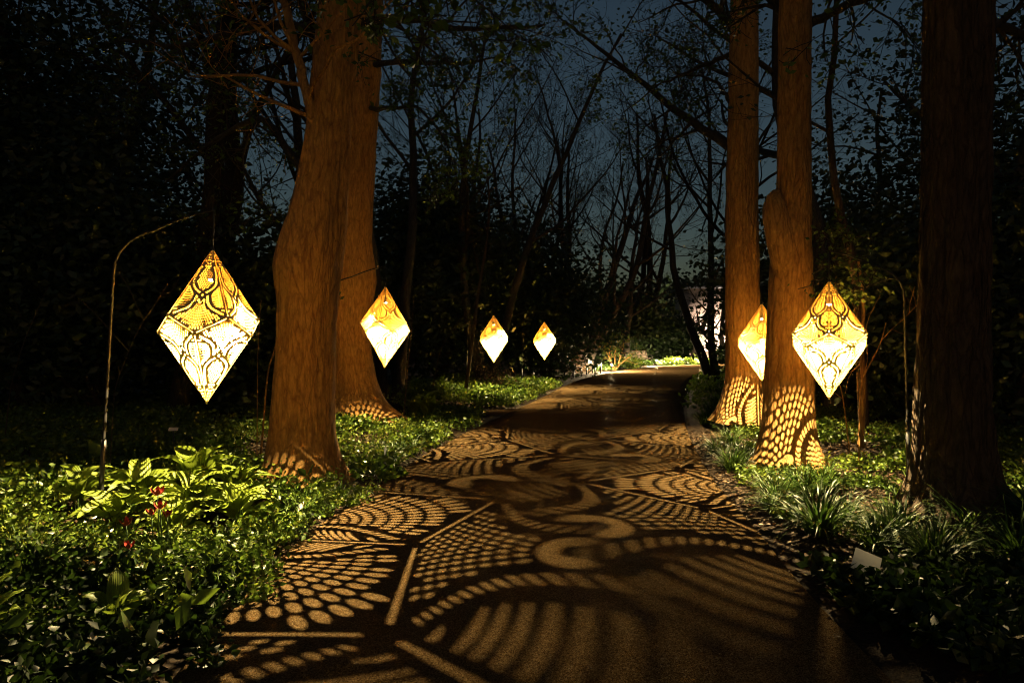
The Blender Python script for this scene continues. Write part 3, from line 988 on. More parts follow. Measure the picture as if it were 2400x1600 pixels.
BG = [
    # label, display x, depth, height, radius, seed, extra
    ('dark forked tree left of the thick trunks, leaning right', 372, 12.0, 13, 0.30, 11, dict(mat=M_BARK_D, lean=(0.10, 0), stems=2, nchild=(6, 8), per=0.9, t0=0.35, size=0.1)),
    ('dark tree just right of the thick twin trunks, forking above head height', 905, 16.0, 14, 0.22, 12, dict(stems=2, per=0.8, t0=0.35, lean=(0.03, 0))),
    ('slim many-stemmed dark tree in the middle distance, left of the open sky', 1115, 22.0, 13, 0.17, 13, dict(stems=5, per=0.12, t0=0.3, spread=0.5, maxl=4, nchild=(4, 6), ratio=0.52)),
    ('fine-branched vase-shaped tree against the open sky in the centre', 1335, 38.0, 16, 0.30, 14, dict(stems=4, per=0.10, t0=0.22, spread=0.55, nchild=(5, 6), size=0.09, maxn=9000, maxl=4, ratio=0.54)),
    ('fine-branched dark tree left of the slim right trunk', 1650, 27.0, 12.5, 0.22, 15, dict(lean=(-0.10, 0), per=0.15, stems=2, nchild=(5, 6), size=0.1, t0=0.45, maxl=4)),
    ('dark leaning tree right of the speckled trunk', 1925, 14.0, 13, 0.28, 16, dict(lean=(-0.08, 0), per=0.8, t0=0.4)),
    ('faint thin trunk right of the large right lantern', 1985, 11.0, 9, 0.085, 17, dict(lean=(-0.10, 0), per=0.8, t0=0.5, mat=M_BARK_B)),
    ('bushy tree behind the massive dark right trunk', 2080, 20.0, 10.5, 0.22, 18, dict(per=0.9, stems=2)),
    ('dark tree beyond the right edge trunk', 2330, 13.0, 11, 0.25, 19, dict(per=0.9, t0=0.2)),
    ('dark tree at the far left edge', 90, 15.0, 14, 0.28, 20, dict(per=1.1, t0=0.2, nchild=(6, 8))),
    ('dark leafy tree left of the largest lantern', 230, 18.0, 12, 0.22, 21, dict(per=1.0, t0=0.2, nchild=(6, 8))),
    ('dark tree seen between the largest lantern and the thick trunk', 545, 20.0, 11, 0.2, 22, dict(per=0.8, t0=0.2, nchild=(6, 8))),
    ('dark tree behind the thick twin trunks', 720, 19.0, 13, 0.22, 23, dict(per=0.8, t0=0.25, nchild=(5, 7))),
    ('low dark tree with crooked limbs in front of the far pale wall', 1585, 52.5, 8.0, 0.24, 24, dict(lean=(0.30, 0), per=0.08, t0=0.15, size=0.13, nchild=(6, 8))),
    ('dark tree in front of the far pale wall, nearest the slim right trunk', 1668, 54.0, 8.5, 0.22, 25, dict(lean=(-0.2, 0), per=0.08, t0=0.2, size=0.13)),
    ('airy tree behind the benches', 1440, 46.0, 11, 0.25, 26, dict(per=0.6, t0=0.2, size=0.12)),
    ('tall fine-twigged tree far behind the far benches', 1470, 54.0, 21, 0.34, 28, dict(per=0.12, stems=3, spread=0.55, size=0.13, maxl=4, nchild=(4, 6), mat=M_BARK_D)),
    ('fine-twigged tree behind the smallest lantern', 1235, 34.0, 14, 0.22, 29, dict(per=0.2, stems=3, spread=0.6, size=0.11, maxl=4, nchild=(4, 6), mat=M_BARK_D)),
    ('leafy dark tree behind the slim right trunk', 1745, 24.0, 15, 0.26, 30, dict(per=0.7, stems=2, t0=0.3, size=0.12, mat=M_BARK_D)),
    ('tall airy tree far behind the small lanterns', 1210, 40.0, 15, 0.3, 27, dict(per=0.15, stems=3, spread=0.6, size=0.12, maxl=4, nchild=(4, 6))),
]
for (lb, x, D, h, r, sd, kw_) in BG:
    bg_tree(lb, x, D, h, r, sd, **kw_)

# thin saplings and bare stems
def sapling(label, pts, D, r, seed, twigs=3, mat=None, leaves=0.0):
    P = np.array([at(x, y, D) for x, y in pts])
    P[0, 2] = gz(P[0, 0], D) - 0.05
    root = tag(empty('sapling', P[0]), label, 'sapling', 'thin bare saplings')
    t = Tree(seed)
    u = np.linspace(0, len(P) - 1, 5 * len(P))
    PP = np.stack([np.interp(u, np.arange(len(P)), P[:, k]) for k in range(3)], -1)
    for _ in range(3): PP[1:-1] = (PP[:-2] + 2 * PP[1:-1] + PP[2:]) / 4
    t.br.append((PP, r * np.linspace(1, 0.45, len(PP)), 0))
    for c in range(twigs):
        k = int(t.rng.uniform(0.35, 0.98) * (len(PP) - 2))
        dd = PP[k + 1] - PP[k]; dd /= np.linalg.norm(dd)
        t.grow(PP[k], dd * 0.6 + t.rng.normal(0, 0.5, 3), 0.9 * t.rng.uniform(0.5, 1.3), r * 0.4, 2, 3, 0.8, (2, 4), 0.1, 0.15, 0.6, 0.2)
    t.wood('trunk', mat or M_BARK_B, root).location = -root.location
    if leaves and t.tw: t.leaves('crown', M_TREELEAF, root, per=leaves, size=0.06, jit=0.06).location = -root.location
    return root

sapling('thin leaning sapling left of the small lantern', [(1066, 875), (1085, 780), (1100, 660), (1118, 560), (1125, 470), (1118, 380)], 17.4, 0.055, 31, 5)
sapling('pale bent stem right of the large right lantern', [(1972, 950), (1976, 880), (1990, 850), (2022, 790), (2035, 740)], 8.2, 0.016, 32, 2, M_BARK_A)
sapling('pale upright stem behind the large right lantern', [(1975, 955), (1985, 890), (1978, 800), (1985, 700), (1972, 600)], 9.5, 0.04, 33, 3, M_BARK_A)
sapling('short leaning stick under the large right lantern', [(1955, 950), (1935, 900), (1915, 850), (1890, 800)], 8.6, 0.012, 34, 1, M_BARK_A)
sapling('thin slanting stick left of the thick trunk', [(598, 905), (615, 850), (632, 800), (640, 760)], 8.6, 0.016, 35, 1, M_BARK_A)
sapling('thin straight stick beside the largest lantern', [(590, 895), (592, 820), (596, 740), (600, 690)], 8.0, 0.006, 36, 0, M_BARK_A)
sapling('faint curved wand at the far left', [(8, 970), (25, 880), (60, 770), (110, 660)], 8.5, 0.008, 37, 1)
sapling('thin wand beside the left crook pole', [(250, 960), (262, 900), (275, 860), (272, 840)], 6.6, 0.005, 38, 1)
sapling('thin slanting wand left of the small lanterns', [(985, 880), (1010, 800), (1050, 740), (1100, 690)], 15, 0.009, 39, 2)
sapling('grey upright stem under the second lantern', [(925, 900), (938, 830), (945, 760), (950, 690)], 12.5, 0.012, 40, 2)

# ------------------------------------------------------------------ dark shrubs
def shrub(label, x, D, w, h, seed, n=7000, size=0.1, mat=None, group='dark shrubs behind the beds', z_off=0.0, depth=None, name='shrub', lift=0.0):
    p = at(x, 784, D)
    z0 = gz(p.x, D) - 0.05
    root = tag(empty(name, (p.x, D, z0)), label, 'shrub', group)
    rg = np.random.default_rng(seed)
    dp = depth or w
    # clumps of leaves over an uneven body
    nc = 46
    C = rg.normal(size=(nc, 3)); C /= np.linalg.norm(C, axis=1)[:, None]
    C *= rg.uniform(0.35, 0.95, (nc, 1))
    C[:, 2] = C[:, 2] * 0.5 + 0.5
    C *= np.array([w / 2, dp / 2, h])
    k = rg.integers(0, nc, n)
    s = 0.16 * (w + h) / 2
    Q = C[k] + np.clip(rg.normal(0, s, (n, 3)), -1.5 * s, 1.5 * s) * np.array([1, 1, 0.8])
    Q[:, 2] = np.abs(Q[:, 2]) + lift
    v = np.clip(rg.uniform(0, 1, nc)[k] + rg.normal(0, 0.15, n), 0, 1)
    V, T, c = leaf_cloud(Q, size, rg, 0.2, var=v)
    link('foliage', np_mesh('foliage', V, [T], False, c), mat or M_DARKLEAF, root)
    b = MB()
    for q in range(6):
        a = rg.uniform(0, 6.28); e = C[rg.integers(0, nc)]
        P = np.array([(0.08 * math.cos(a), 0.08 * math.sin(a), 0), e * np.array([0.4, 0.4, 0.45]), e])
        b.tube(P, np.array([0.03, 0.018, 0.006]) * (h / 2 + 0.3), 5, cap=False)
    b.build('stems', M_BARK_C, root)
    return root

SH = [
    ('tall dark evergreen filling the far left', 60, 13.5, 4.6, 6.5, 12000), ('dark evergreen behind the left crook pole', 235, 12.5, 3.6, 4.6, 10000),
    ('dark bush behind the largest lantern', 420, 14.0, 3.6, 3.9, 9000), ('dark bush between largest lantern and thick trunk', 590, 13.0, 3.0, 3.8, 9000),
    ('dark evergreen right of the twin trunks', 915, 22.5, 4.6, 7.4, 11000), ('dark evergreen above the second lantern', 1010, 23.0, 5.2, 7.2, 11000),
    ('dark evergreen above the small sapling lantern', 1130, 27.0, 5.0, 6.6, 11000), ('dark evergreen above the smallest lantern', 1260, 30.0, 5.0, 6.4, 11000),
    ('dark bush behind the near dark bench', 1270, 41.0, 4.0, 4.4, 8000), ('dark bush behind the far benches', 1430, 50.0, 7.0, 5.6, 8000),
    ('dark bush behind the far lit bench', 1530, 56.0, 6.0, 3.6, 7000), ('low dark hedge bush before the far pale wall', 1690, 50.0, 3.0, 1.2, 3000),
    ('dark bush behind the slim right trunk', 1800, 19.0, 2.6, 3.0, 7000), ('dark bush behind the speckled trunk', 1850, 17.0, 4.4, 5.6, 10000),
    ('dark bush right of the large right lantern', 2010, 15.0, 3.6, 4.4, 9000), ('dark bush beside the massive right trunk', 2110, 13.0, 3.0, 3.4, 8000),
    ('very tall dark evergreen rising at the upper left', 150, 17.0, 6.5, 11.5, 22000), ('tall dark evergreen cut by the left edge', -120, 14.0, 6.0, 10.0, 18000),
    ('tall dark evergreen behind the massive right trunk', 2270, 16.0, 5.5, 9.0, 16000),
    ('dark bush at the far right edge', 2330, 11.0, 3.8, 4.6, 9000), ('dark bush far behind the right trunks', 1960, 26.0, 7.0, 6.2, 9000),
]
for i_, (lb, x, D, w, h, n) in enumerate(SH):
    shrub(lb, x, D, w, h, 100 + i_, n, 0.11 + 0.004 * D)

# far woodland that closes the horizon: one dark mass
rg = np.random.default_rng(5)
n = 60000
ang = rg.uniform(R(-62), R(62), n)
dist = rg.uniform(66, 92, n)
hgt = 6.5 + 2.2 * np.sin(ang * 9) + 1.6 * np.sin(ang * 23 + 1)
Q = np.stack([dist * np.sin(ang), dist * np.cos(ang), rg.uniform(0, 1, n) ** 0.8 * hgt], -1)
keep = ~((np.abs(ang - math.atan2(20, 60)) < 0.07) & (dist < 75))
V, T, c = leaf_cloud(Q[keep], 0.62, rg, 0.1)
tag(link('far_woodland', np_mesh('far_woodland', V, [T], False, c), M_DARKLEAF), 'dark far-off woodland closing the view', 'woodland', kind='stuff')

# ------------------------------------------------------------------ ground cover (uncountable)
def cover_templates(rg, leaf, tall, nleaf, kind):
    """small plants: upright stalks with leaflets"""
    out = []
    for q in range(8):
        P, Dr = [], []
        for k in range(nleaf):
            a = rg.uniform(0, 6.28); rr = rg.uniform(0.1, 1.0) * tall * 0.7
            P.append((rr * math.cos(a), rr * math.sin(a), tall * rg.uniform(0.35, 1.0)))
        P = np.array(P)
        out.append(P)
    return out

def cover(name, label, pts, rg, leaf=0.045, tall=0.16, nleaf=9, mat=None, aspect=0.6, hfun=None, droop=0.0):
    """pts (n,2) plant positions"""
    tm = cover_templates(rg, leaf, tall, nleaf, 0)
    n = len(pts)
    z = ground_z(pts[:, 0], pts[:, 1])
    k = rg.integers(0, len(tm), n)
    B = np.array(tm)[k]                      # n, nleaf, 3
    a = rg.uniform(0, 6.28, n)[:, None]
    s = rg.uniform(0.6, 1.3, n)[:, None]
    if hfun is not None: s = s * hfun(pts)[:, None]
    X = B[..., 0] * np.cos(a) - B[..., 1] * np.sin(a)
    Y = B[..., 0] * np.sin(a) + B[..., 1] * np.cos(a)
    Q = np.stack([pts[:, 0, None] + X * s, pts[:, 1, None] + Y * s, z[:, None] + B[..., 2] * s], -1).reshape(-1, 3)
    patch = 0.5 + 0.5 * np.sin(pts[:, 0] * 3.1 + 1.3 * np.sin(pts[:, 1] * 2.3)) * np.cos(pts[:, 1] * 2.7 + np.sin(pts[:, 0] * 1.9))
    v = np.clip(np.repeat(0.15 + 0.5 * patch + rg.normal(0, 0.18, n), nleaf) + rg.normal(0, 0.12, n * nleaf), 0, 1)
    lsz = leaf * np.repeat(0.6 + 0.9 * (1 - patch) * rg.uniform(0.6, 1.3, n), nleaf)
    V, T, c = leaf_cloud(Q, lsz, rg, droop, 0.3, aspect, v, up=0.1)
    o = link(name, np_mesh(name, V, [T], False, c), mat or M_COVER)
    return tag(o, label, 'ground cover', kind='stuff')

def scatter(rg, n, x0, x1, y0, y1, test):
    P = np.stack([rg.uniform(x0, x1, n), rg.uniform(y0, y1, n)], -1)
    return P[test(P[:, 0], P[:, 1])]

def clumpy(x, y, f=1.0, seed=0.0, thr=0.0):
    return (np.sin(x * 1.7 * f + seed) * np.cos(y * 1.3 * f + seed * 2) + 0.6 * np.sin(x * 4.1 * f + y * 2.7 * f + seed)) > thr

rg = np.random.default_rng(21)
# left bed, near
P = scatter(rg, 9000, -7.5, -1.3, 2.6, 8.2, lambda x, y: (xl(y) - x > -0.04 + 0.10 * np.sin(y * 5.3) + 0.06 * np.sin(y * 13)) & ((x > -4.6) | clumpy(x, y, 1, 1, -0.2)) & clumpy(x, y, 1.9, 0.6, -1.05) & ~((np.hypot((x + 2.3) / 0.9, (y - 7.5) / 0.5) < 1) & clumpy(x, y, 2, 0, -0.5)) & (np.hypot(x + 2.85, (y - 5.95) * 1.2) > rg.uniform(0.75, 1.25, len(x))))
dk = P[:, 1] < 4.55 + 0.35 * np.sin(P[:, 0] * 2.2) + rg.normal(0, 0.15, len(P)) - 0.5 * np.clip(P[:, 0] + 2.6, 0, 1)  # corner plants that get the leaf colour with shade painted in
cover('ground_cover', 'low leafy ground cover filling the left foreground bed', P[~dk], rg, 0.046, 0.18, 12, hfun=lambda p: 0.6 + 0.6 * np.clip((xl(p[:, 1]) - p[:, 0]) / 0.8, 0, 1) + 0.55 * np.sin(p[:, 0] * 2.9 + 1) * np.cos(p[:, 1] * 2.3) + 0.5 * np.exp(-((p[:, 0] + 2.75) ** 2 + (p[:, 1] - 7.3) ** 2) / 0.3))
cover('ground_cover', 'ground cover in the lower left corner, shade put into its leaf colour', P[dk], rg, 0.05, 0.18, 12, M_COVER_SHADE, hfun=lambda p: 0.6 + 0.6 * np.clip((xl(p[:, 1]) - p[:, 0]) / 0.8, 0, 1) + 0.55 * np.sin(p[:, 0] * 2.9 + 1) * np.cos(p[:, 1] * 2.3) + 0.5 * np.exp(-((p[:, 0] + 2.75) ** 2 + (p[:, 1] - 7.3) ** 2) / 0.3))
P = scatter(rg, 2600, -6.0, -1.4, 3.0, 8.0, lambda x, y: (xl(y) - x > 0.05) & clumpy(x, y, 2.3, 3.0, 0.55) & (np.hypot(x + 2.85, (y - 5.95) * 1.2) > 0.9))
cover('ground_cover', 'mounds of fine-leaved plants rising through the left bed', P, rg, 0.032, 0.27, 22, aspect=0.4)
P = scatter(rg, 420, -6.0, -1.5, 2.9, 8.0, lambda x, y: (xl(y) - x > 0.1) & clumpy(x, y, 1.5, 5.0, 0.3))
cover('ground_cover', 'scattered larger leaves poking through the left bed', P, rg, 0.12, 0.26, 5, aspect=0.5)
P = scatter(rg, 5200, -9, -0.6, 8.2, 15.0, lambda x, y: (xl(y) - x > 0.02 + 0.08 * np.sin(y * 4)) & (np.hypot(x + 2.35, y - 7.8) > 0.5) & (np.hypot(x + 2.95, y - 12.6) > 0.6) & clumpy(x, y, 0.8, 2, -0.75))
cover('ground_cover', 'low leafy ground cover between the thick trunks and the side path', P, rg, 0.06, 0.19, 9)
P = scatter(rg, 6500, -5.0, 1.9, 16.2, 24.5, lambda x, y: (xl(y) - x > 0.15 + 0.1 * np.sin(y * 3)) & (x > -3.2 + 0.2 * (y - 16)))
cover('ground_cover', 'bright low leafy bed under the two small lanterns', P, rg, 0.085, 0.25, 9)
P = scatter(rg, 5200, 3.2, 9.0, 7.6, 14.5, lambda x, y: (x - xr(y) > 0.75) & clumpy(x, y, 0.9, 4, -0.35) & (np.hypot(x - 3.45, y - 8.5) > 0.45))
cover('ground_cover', 'low leafy ground cover behind the large right lantern', P, rg, 0.055, 0.15, 9)
P = scatter(rg, 1500, 2.0, 4.4, 3.2, 4.75, lambda x, y: (x - xr(y) > 0.12) & clumpy(x, y, 1.1, 5, -0.3))
cover('ground_cover', 'low leafy plants around the blank plant label', P, rg, 0.06, 0.13, 9, M_COVER_SHADE)  # shade of this corner painted in through the darkened leaf colour
P = scatter(rg, 3000, 4.6, 9.0, 4.5, 9.0, lambda x, y: clumpy(x, y, 1.1, 7, -0.2))
cover('ground_cover', 'dim leafy plants right of the massive trunk', P, rg, 0.06, 0.2, 9)
P = scatter(rg, 2600, 3.0, 14, 15, 34, lambda x, y: (x - xr(y) > 0.1) & (x - xr(y) < 4))
cover('ground_cover', 'low dark planting along the far right path edge', P, rg, 0.09, 0.3, 10)
P = scatter(rg, 2600, 3.0, 20, 36, 54, lambda x, y: (y - np.interp(x, LE[:, 0], LE[:, 1]) > 0.3) & (y - np.interp(x, LE[:, 0], LE[:, 1]) < 5))
cover('ground_cover', 'lit low planting along the far bend of the path', P, rg, 0.12, 0.3, 9, M_COVER_SHADE)  # leaf colour darkened to hold back the strong path lights
P = scatter(rg, 3000, -14, -4.0, 6, 15, lambda x, y: clumpy(x, y, 0.7, 3, -0.1))
cover('ground_cover', 'dim weedy ground cover in the left background', P, rg, 0.06, 0.2, 9)

P = scatter(rg, 1700, 2.3, 4.6, 5.2, 8.2, lambda x, y: (x - xr(y) > 0.25) & clumpy(x, y, 1.6, 9, 0.0) & (np.hypot(x - 3.45, y - 8.5) > 0.45))
cover('ground_cover', 'sparse low plants between the right grassy clumps', P, rg, 0.045, 0.12, 9)
# dead leaves
n = 9000
P = np.vstack([scatter(rg, 9000, 1.9, 7.0, 4.0, 12.0, lambda x, y: (x - xr(y) > -0.02)), scatter(rg, 5000, -7, -1.3, 4.6, 11.0, lambda x, y: (xl(y) - x > 0.0)), scatter(rg, 2500, -1, 5, 20, 33, lambda x, y: (xl(y) - x > -0.1) & (xl(y) - x < 2))])
Q = np.stack([P[:, 0], P[:, 1], ground_z(P[:, 0], P[:, 1]) + rg.uniform(0.004, 0.025, len(P))], -1)
V, T, c = leaf_cloud(Q, 0.055, rg, 0.0, 0.5, 0.6)
V = V.reshape(-1, 4, 3)
V[:, :, 2] = Q[:, None, 2] + (V[:, :, 2] - Q[:, None, 2]) * 0.3
tag(link('leaf_litter', np_mesh('leaf_litter', V.reshape(-1, 3), [T], False, c), M_LITTER), 'brown dead leaves lying on the beds', 'leaf litter', kind='stuff')
# a few specks of debris on the path
P = scatter(rg, 900, -1.8, 5, 3, 20, lambda x, y: (off_path(x, y) < -0.02) & (np.minimum(x - xl(y), xr(y) - x) < rg.exponential(0.25, len(x))))
Q = np.stack([P[:, 0], P[:, 1], np.full(len(P), 0.03)], -1)
V, T, c = leaf_cloud(Q, 0.03, rg, 0.0, 0.5, 0.6)
V = V.reshape(-1, 4, 3); V[:, :, 2] = 0.026 + np.abs(V[:, :, 2] - 0.03) * 0.3
tag(link('path_debris', np_mesh('path_debris', V.reshape(-1, 3), [T], False, c), M_LITTER), 'small leaf scraps along the path edges', 'leaf litter', kind='stuff')

# ------------------------------------------------------------------ hostas: each clump a thing, each leaf a part
def hosta_leaf_mesh(L, W, droop, seed):
    rg = np.random.default_rng(seed)
    nu, nv = 9, 7
    V = []
    for i in range(nu):
        t = i / (nu - 1)
        w = W * (math.sin(math.pi * min(1, t ** 0.72)) ** 0.8 if t < 1 else 0.0) * 0.5 + 0.004
        ang = 0.95 - droop * t                       # rises, then arches over
        if i == 0: x, z = 0.0, 0.0
        else:
            x += L / (nu - 1) * math.cos(ang); z += L / (nu - 1) * math.sin(ang)
        for j in range(nv):
            s = (j / (nv - 1) - 0.5) * 2
            V.append((x, s * w, z + 0.32 * w * s * s + 0.010 * math.sin(s * 9) * (1 - t) + 0.012 * math.sin(t * 9 + s * 3) * abs(s)))
    Q = [[i * nv + j, (i + 1) * nv + j, (i + 1) * nv + j + 1, i * nv + j + 1] for i in range(nu - 1) for j in range(nv - 1)]
    return np_mesh('leaf', V, [Q], True, np.full(len(V), rg.uniform(0.1, 1.0)))
HL = [hosta_leaf_mesh(0.27 + 0.02 * k, 0.115 + 0.012 * (k % 3), 1.1 + 0.22 * k, k) for k in range(6)]
for m_ in HL: m_.materials.append(M_HOSTA)

def hosta(x, y, label, n=15, s=1.0, seed=0, upright=0.0, group='broad-leaved clumps under the largest lantern'):
    rg = random.Random(seed)
    root = tag(empty('hosta', (x, y, gz(x, y))), label, 'hosta', group)
    for k in range(n):
        f = k / n
        o = link('leaf', HL[rg.randrange(6)], None, root)
        a = k * 2.4 + rg.uniform(-0.3, 0.3)
        r = 0.02 + 0.05 * f
        o.location = (r * math.cos(a), r * math.sin(a), (0.20 - 0.10 * f) * s * rg.uniform(0.8, 1.2))
        o.rotation_euler = (rg.uniform(-0.3, 0.3), R(-34) * (1 - f) - upright + rg.uniform(-0.15, 0.15), a)
        q = s * rg.uniform(0.8, 1.25)
        o.scale = (q, q, q)
    b = MB()
    for k in range(n):
        a = k * 2.4; r = 0.02 + 0.05 * k / n
        b.tube([(0.3 * r * math.cos(a), 0.3 * r * math.sin(a), -0.02), (r * math.cos(a), r * math.sin(a), (0.21 - 0.1 * k / n) * s)], 0.004, 4, cap=False)
    b.build('stalks', M_STEM, root)
    return root

HOSTAS = [
    (-2.95, 6.35, 'tall pale-green hosta at the back of the bright clump under the lantern', 24, 1.25), (-2.55, 6.25, 'bright hosta just right of the tallest one, nearest the thick trunk', 22, 1.1),
    (-3.25, 6.0, 'bright hosta left of the tallest one, behind the pole foot', 20, 1.05), (-2.75, 5.85, 'bright hosta directly below the largest lantern', 23, 1.15),
    (-2.3, 5.75, 'bright hosta at the right end of the lit clump', 20, 1.0), (-3.65, 5.75, 'hosta left of the crook pole foot', 14, 1.0),
    (-3.15, 5.45, 'hosta in front of the crook pole foot', 15, 1.0), (-2.65, 5.35, 'hosta at the front of the lit clump, behind the red tulips', 14, 0.95),
    (-3.05, 6.85, 'dim hosta behind the bright clump', 13, 0.95),
]
for i_, (x, y, lb, n, s) in enumerate(HOSTAS): hosta(x, y, lb, n, s, i_ + 1)
hosta(-2.62, 3.35, 'sparse broad-leaved plant at the lower left edge', 7, 0.85, 31)
hosta(-2.15, 3.7, 'dim broad-leaved plant in the lower left corner bed', 8, 0.75, 32)
hosta(-1.58, 12.9, 'upright broad-leaved clump between the second lantern and the side path', 14, 1.35, 33, 0.6)
hosta(-1.9, 13.3, 'smaller upright broad-leaved clump left of its taller neighbour', 10, 1.1, 34, 0.6)

# ------------------------------------------------------------------ grassy clumps
def grass_mesh(nb, L, w, seed, spread=0.9):
    rg = np.random.default_rng(seed)
    V, Q, C = [], [], []
    ns = 6
    for k in range(nb):
        a = rg.uniform(0, 6.28); r0 = rg.uniform(0, 0.09)
        p = np.array([r0 * math.cos(a), r0 * math.sin(a), -0.01])
        el = rg.uniform(0.75, 1.5)
        l = L * rg.uniform(0.55, 1.15)
        bend = rg.uniform(0.9, 2.1) * spread
        aa = a + rg.normal(0, 0.5)
        h = np.array([math.cos(aa), math.sin(aa), 0]); sd = np.array([-math.sin(aa), math.cos(aa), 0])
        v = np.clip(rg.uniform(0, 1), 0, 1)
        b0 = len(V)
        for i in range(ns):
            t = i / (ns - 1)
            ww = w * (1 - t ** 2.2) * 0.5 + 0.0006
            V.append(p - sd * ww); V.append(p + sd * ww); C += [v, v]
            an = el - bend * t
            p = p + (h * math.cos(an) + np.array([0, 0, math.sin(an)])) * l / (ns - 1)
            if i: Q.append([b0 + 2 * i - 2, b0 + 2 * i - 1, b0 + 2 * i + 1, b0 + 2 * i])
    return np_mesh('grass_clump', np.array(V), [np.array(Q)], True, C)
GM = [grass_mesh(170, 0.44, 0.011, 40 + k) for k in range(4)] + [grass_mesh(120, 0.32, 0.010, 50 + k) for k in range(3)]
for m_ in GM: m_.materials.append(M_GRASS)
GRP = 'grassy strap-leaved clumps'
def grass(x, y, k, s, label, rz):
    o = link('grass_clump', GM[k], None, None, (x, y, gz(x, y)), (0, 0, rz))
    o.scale = (s, s, s * 1.0)
    return tag(o, label, 'grass clump', GRP)

GR = [
    (2.62, 6.75, 0, 1.05, 'brightest grassy clump, at the foot of the speckled right trunk'), (2.95, 6.95, 1, 1.1, 'bright grassy clump touching the speckled trunk, right of the brightest'),
    (3.25, 7.15, 2, 1.0, 'bright grassy clump right of the speckled trunk foot'), (2.45, 6.35, 3, 0.85, 'bright grassy clump leaning over the right path edge'),
    (2.75, 8.5, 1, 1.0, 'dim grassy clump left of the speckled trunk'), (3.05, 9.0, 2, 1.05, 'dim grassy clump between the two right-hand lit trunks'), (2.9, 9.7, 0, 0.9, 'dim grassy clump by the path before the slim trunk'),
    (3.35, 10.4, 3, 1.0, 'dim grassy clump at the foot of the slim right trunk'), (3.75, 13.2, 0, 1.3, 'grassy clump beyond the slim right trunk, by the path'), (4.2, 14.2, 1, 1.4, 'tall grassy clump at the far right path edge'),
    (3.9, 12.3, 2, 1.0, 'short grassy clump at the path edge beside the slim trunk'), (4.75, 15.6, 3, 1.5, 'farthest grassy clump on the right path edge'),
]
for i_, (x, y, k, s, lb) in enumerate(GR): grass(x, y, k, s, lb, i_ * 1.3)
rg = np.random.default_rng(77)
lower = [(2.75, 5.2), (3.05, 5.45), (3.35, 5.2), (3.3, 5.75), (3.65, 5.5), (2.6, 5.7), (3.95, 5.9), (4.15, 5.4), (3.6, 6.1), (4.5, 5.7), (2.95, 4.85), (4.0, 4.9), (4.6, 5.0), (3.5, 4.7), (3.0, 6.1), (4.3, 6.3)]
for i_, (x, y) in enumerate(lower):
    grass(x + rg.uniform(-.05, .05), y + rg.uniform(-.05, .05), int(rg.integers(0, 7)), rg.uniform(1.05, 1.4), 'dim grassy clump in the dark lower right bed', rg.uniform(0, 6))
left_g = [(-1.55, 8.9), (-1.75, 9.3), (-1.45, 9.7), (-1.7, 10.2), (-1.35, 10.7), (-1.6, 11.2), (-1.25, 11.6)]
for i_, (x, y) in enumerate(left_g):
    grass(x, y, 4 + i_ % 3, rg.uniform(0.9, 1.15), '%s bright grassy clump along the left path edge, counted away from the thick trunk' % ['first', 'second', 'third', 'fourth', 'fifth', 'sixth', 'last'][i_], rg.uniform(0, 6))
for i_, (x, y) in enumerate([(-1.9, 6.1), (-2.05, 5.75), (-1.85, 5.45), (-2.2, 5.2), (-1.95, 6.6), (-2.35, 6.9), (-1.75, 7.0), (-2.5, 4.9), (-3.6, 6.6), (-4.0, 6.2), (-2.0, 4.7)]):
    grass(x, y, 4 + i_ % 3, rg.uniform(0.8, 1.1), 'strap-leaved clump among the lit leaves between the hostas and the path', rg.uniform(0, 6))
for i_, (x, y) in enumerate([(-3.3, 3.9), (-3.6, 4.3), (-3.05, 4.25), (-3.9, 4.8)]):
    grass(x, y, int(rg.integers(0, 4)), rg.uniform(0.9, 1.15), '%s dark grassy clump at the lower left edge' % ['second nearest', 'third nearest', 'rightmost', 'farthest'][i_], rg.uniform(0, 6))

# ------------------------------------------------------------------ tulips
def petal_mesh():
    V, Q = [], []
    nu, nv = 6, 4
    for i in range(nu):
        t = i / (nu - 1)
        r = 0.008 + 0.022 * math.sin(t * 2.0)
        w = 0.8 * math.sin(math.pi * (0.12 + 0.8 * t)) ** 0.8
        for j in range(nv):
            a = (j / (nv - 1) - 0.5) * w * 1.5
            V.append((r * math.cos(a), r * math.sin(a) * 1.1, 0.062 * t))
    for i in range(nu - 1):
        for j in range(nv - 1): Q.append([i * nv + j, (i + 1) * nv + j, (i + 1) * nv + j + 1, i * nv + j + 1])
    return np_mesh('petal', V, [Q], True)
PETAL = petal_mesh(); PETAL.materials.append(M_RED)
def tulip(dx, dy, D, label, seed, s=1.0):
    rg = random.Random(seed)
    p = at(dx, dy, D); z0 = gz(p.x, p.y)
    h = p.z - z0
    root = tag(empty('red_tulip', (p.x, p.y, z0)), label, 'flower', 'red tulips in the left bed')
    b = MB(); b.tube([(0, 0, -0.02), (0.012, 0, h * 0.5), (0, 0, h)], [0.005, 0.0045, 0.004], 6)
    b.build('stem', M_STEM, root)
    for k in range(6):
        o = link('petal', PETAL, None, root, (0, 0, h), (0, rg.uniform(0.1, 0.45), k * R(60) + rg.uniform(-.2, .2)))
        o.scale = (s * 0.85,) * 3
    for k in range(2):
        o = link('leaf', HL[k], None, root, (0, 0, 0.0), (0, R(-30), k * 2.6 + seed))
        o.scale = (0.8, 0.32, 0.8)
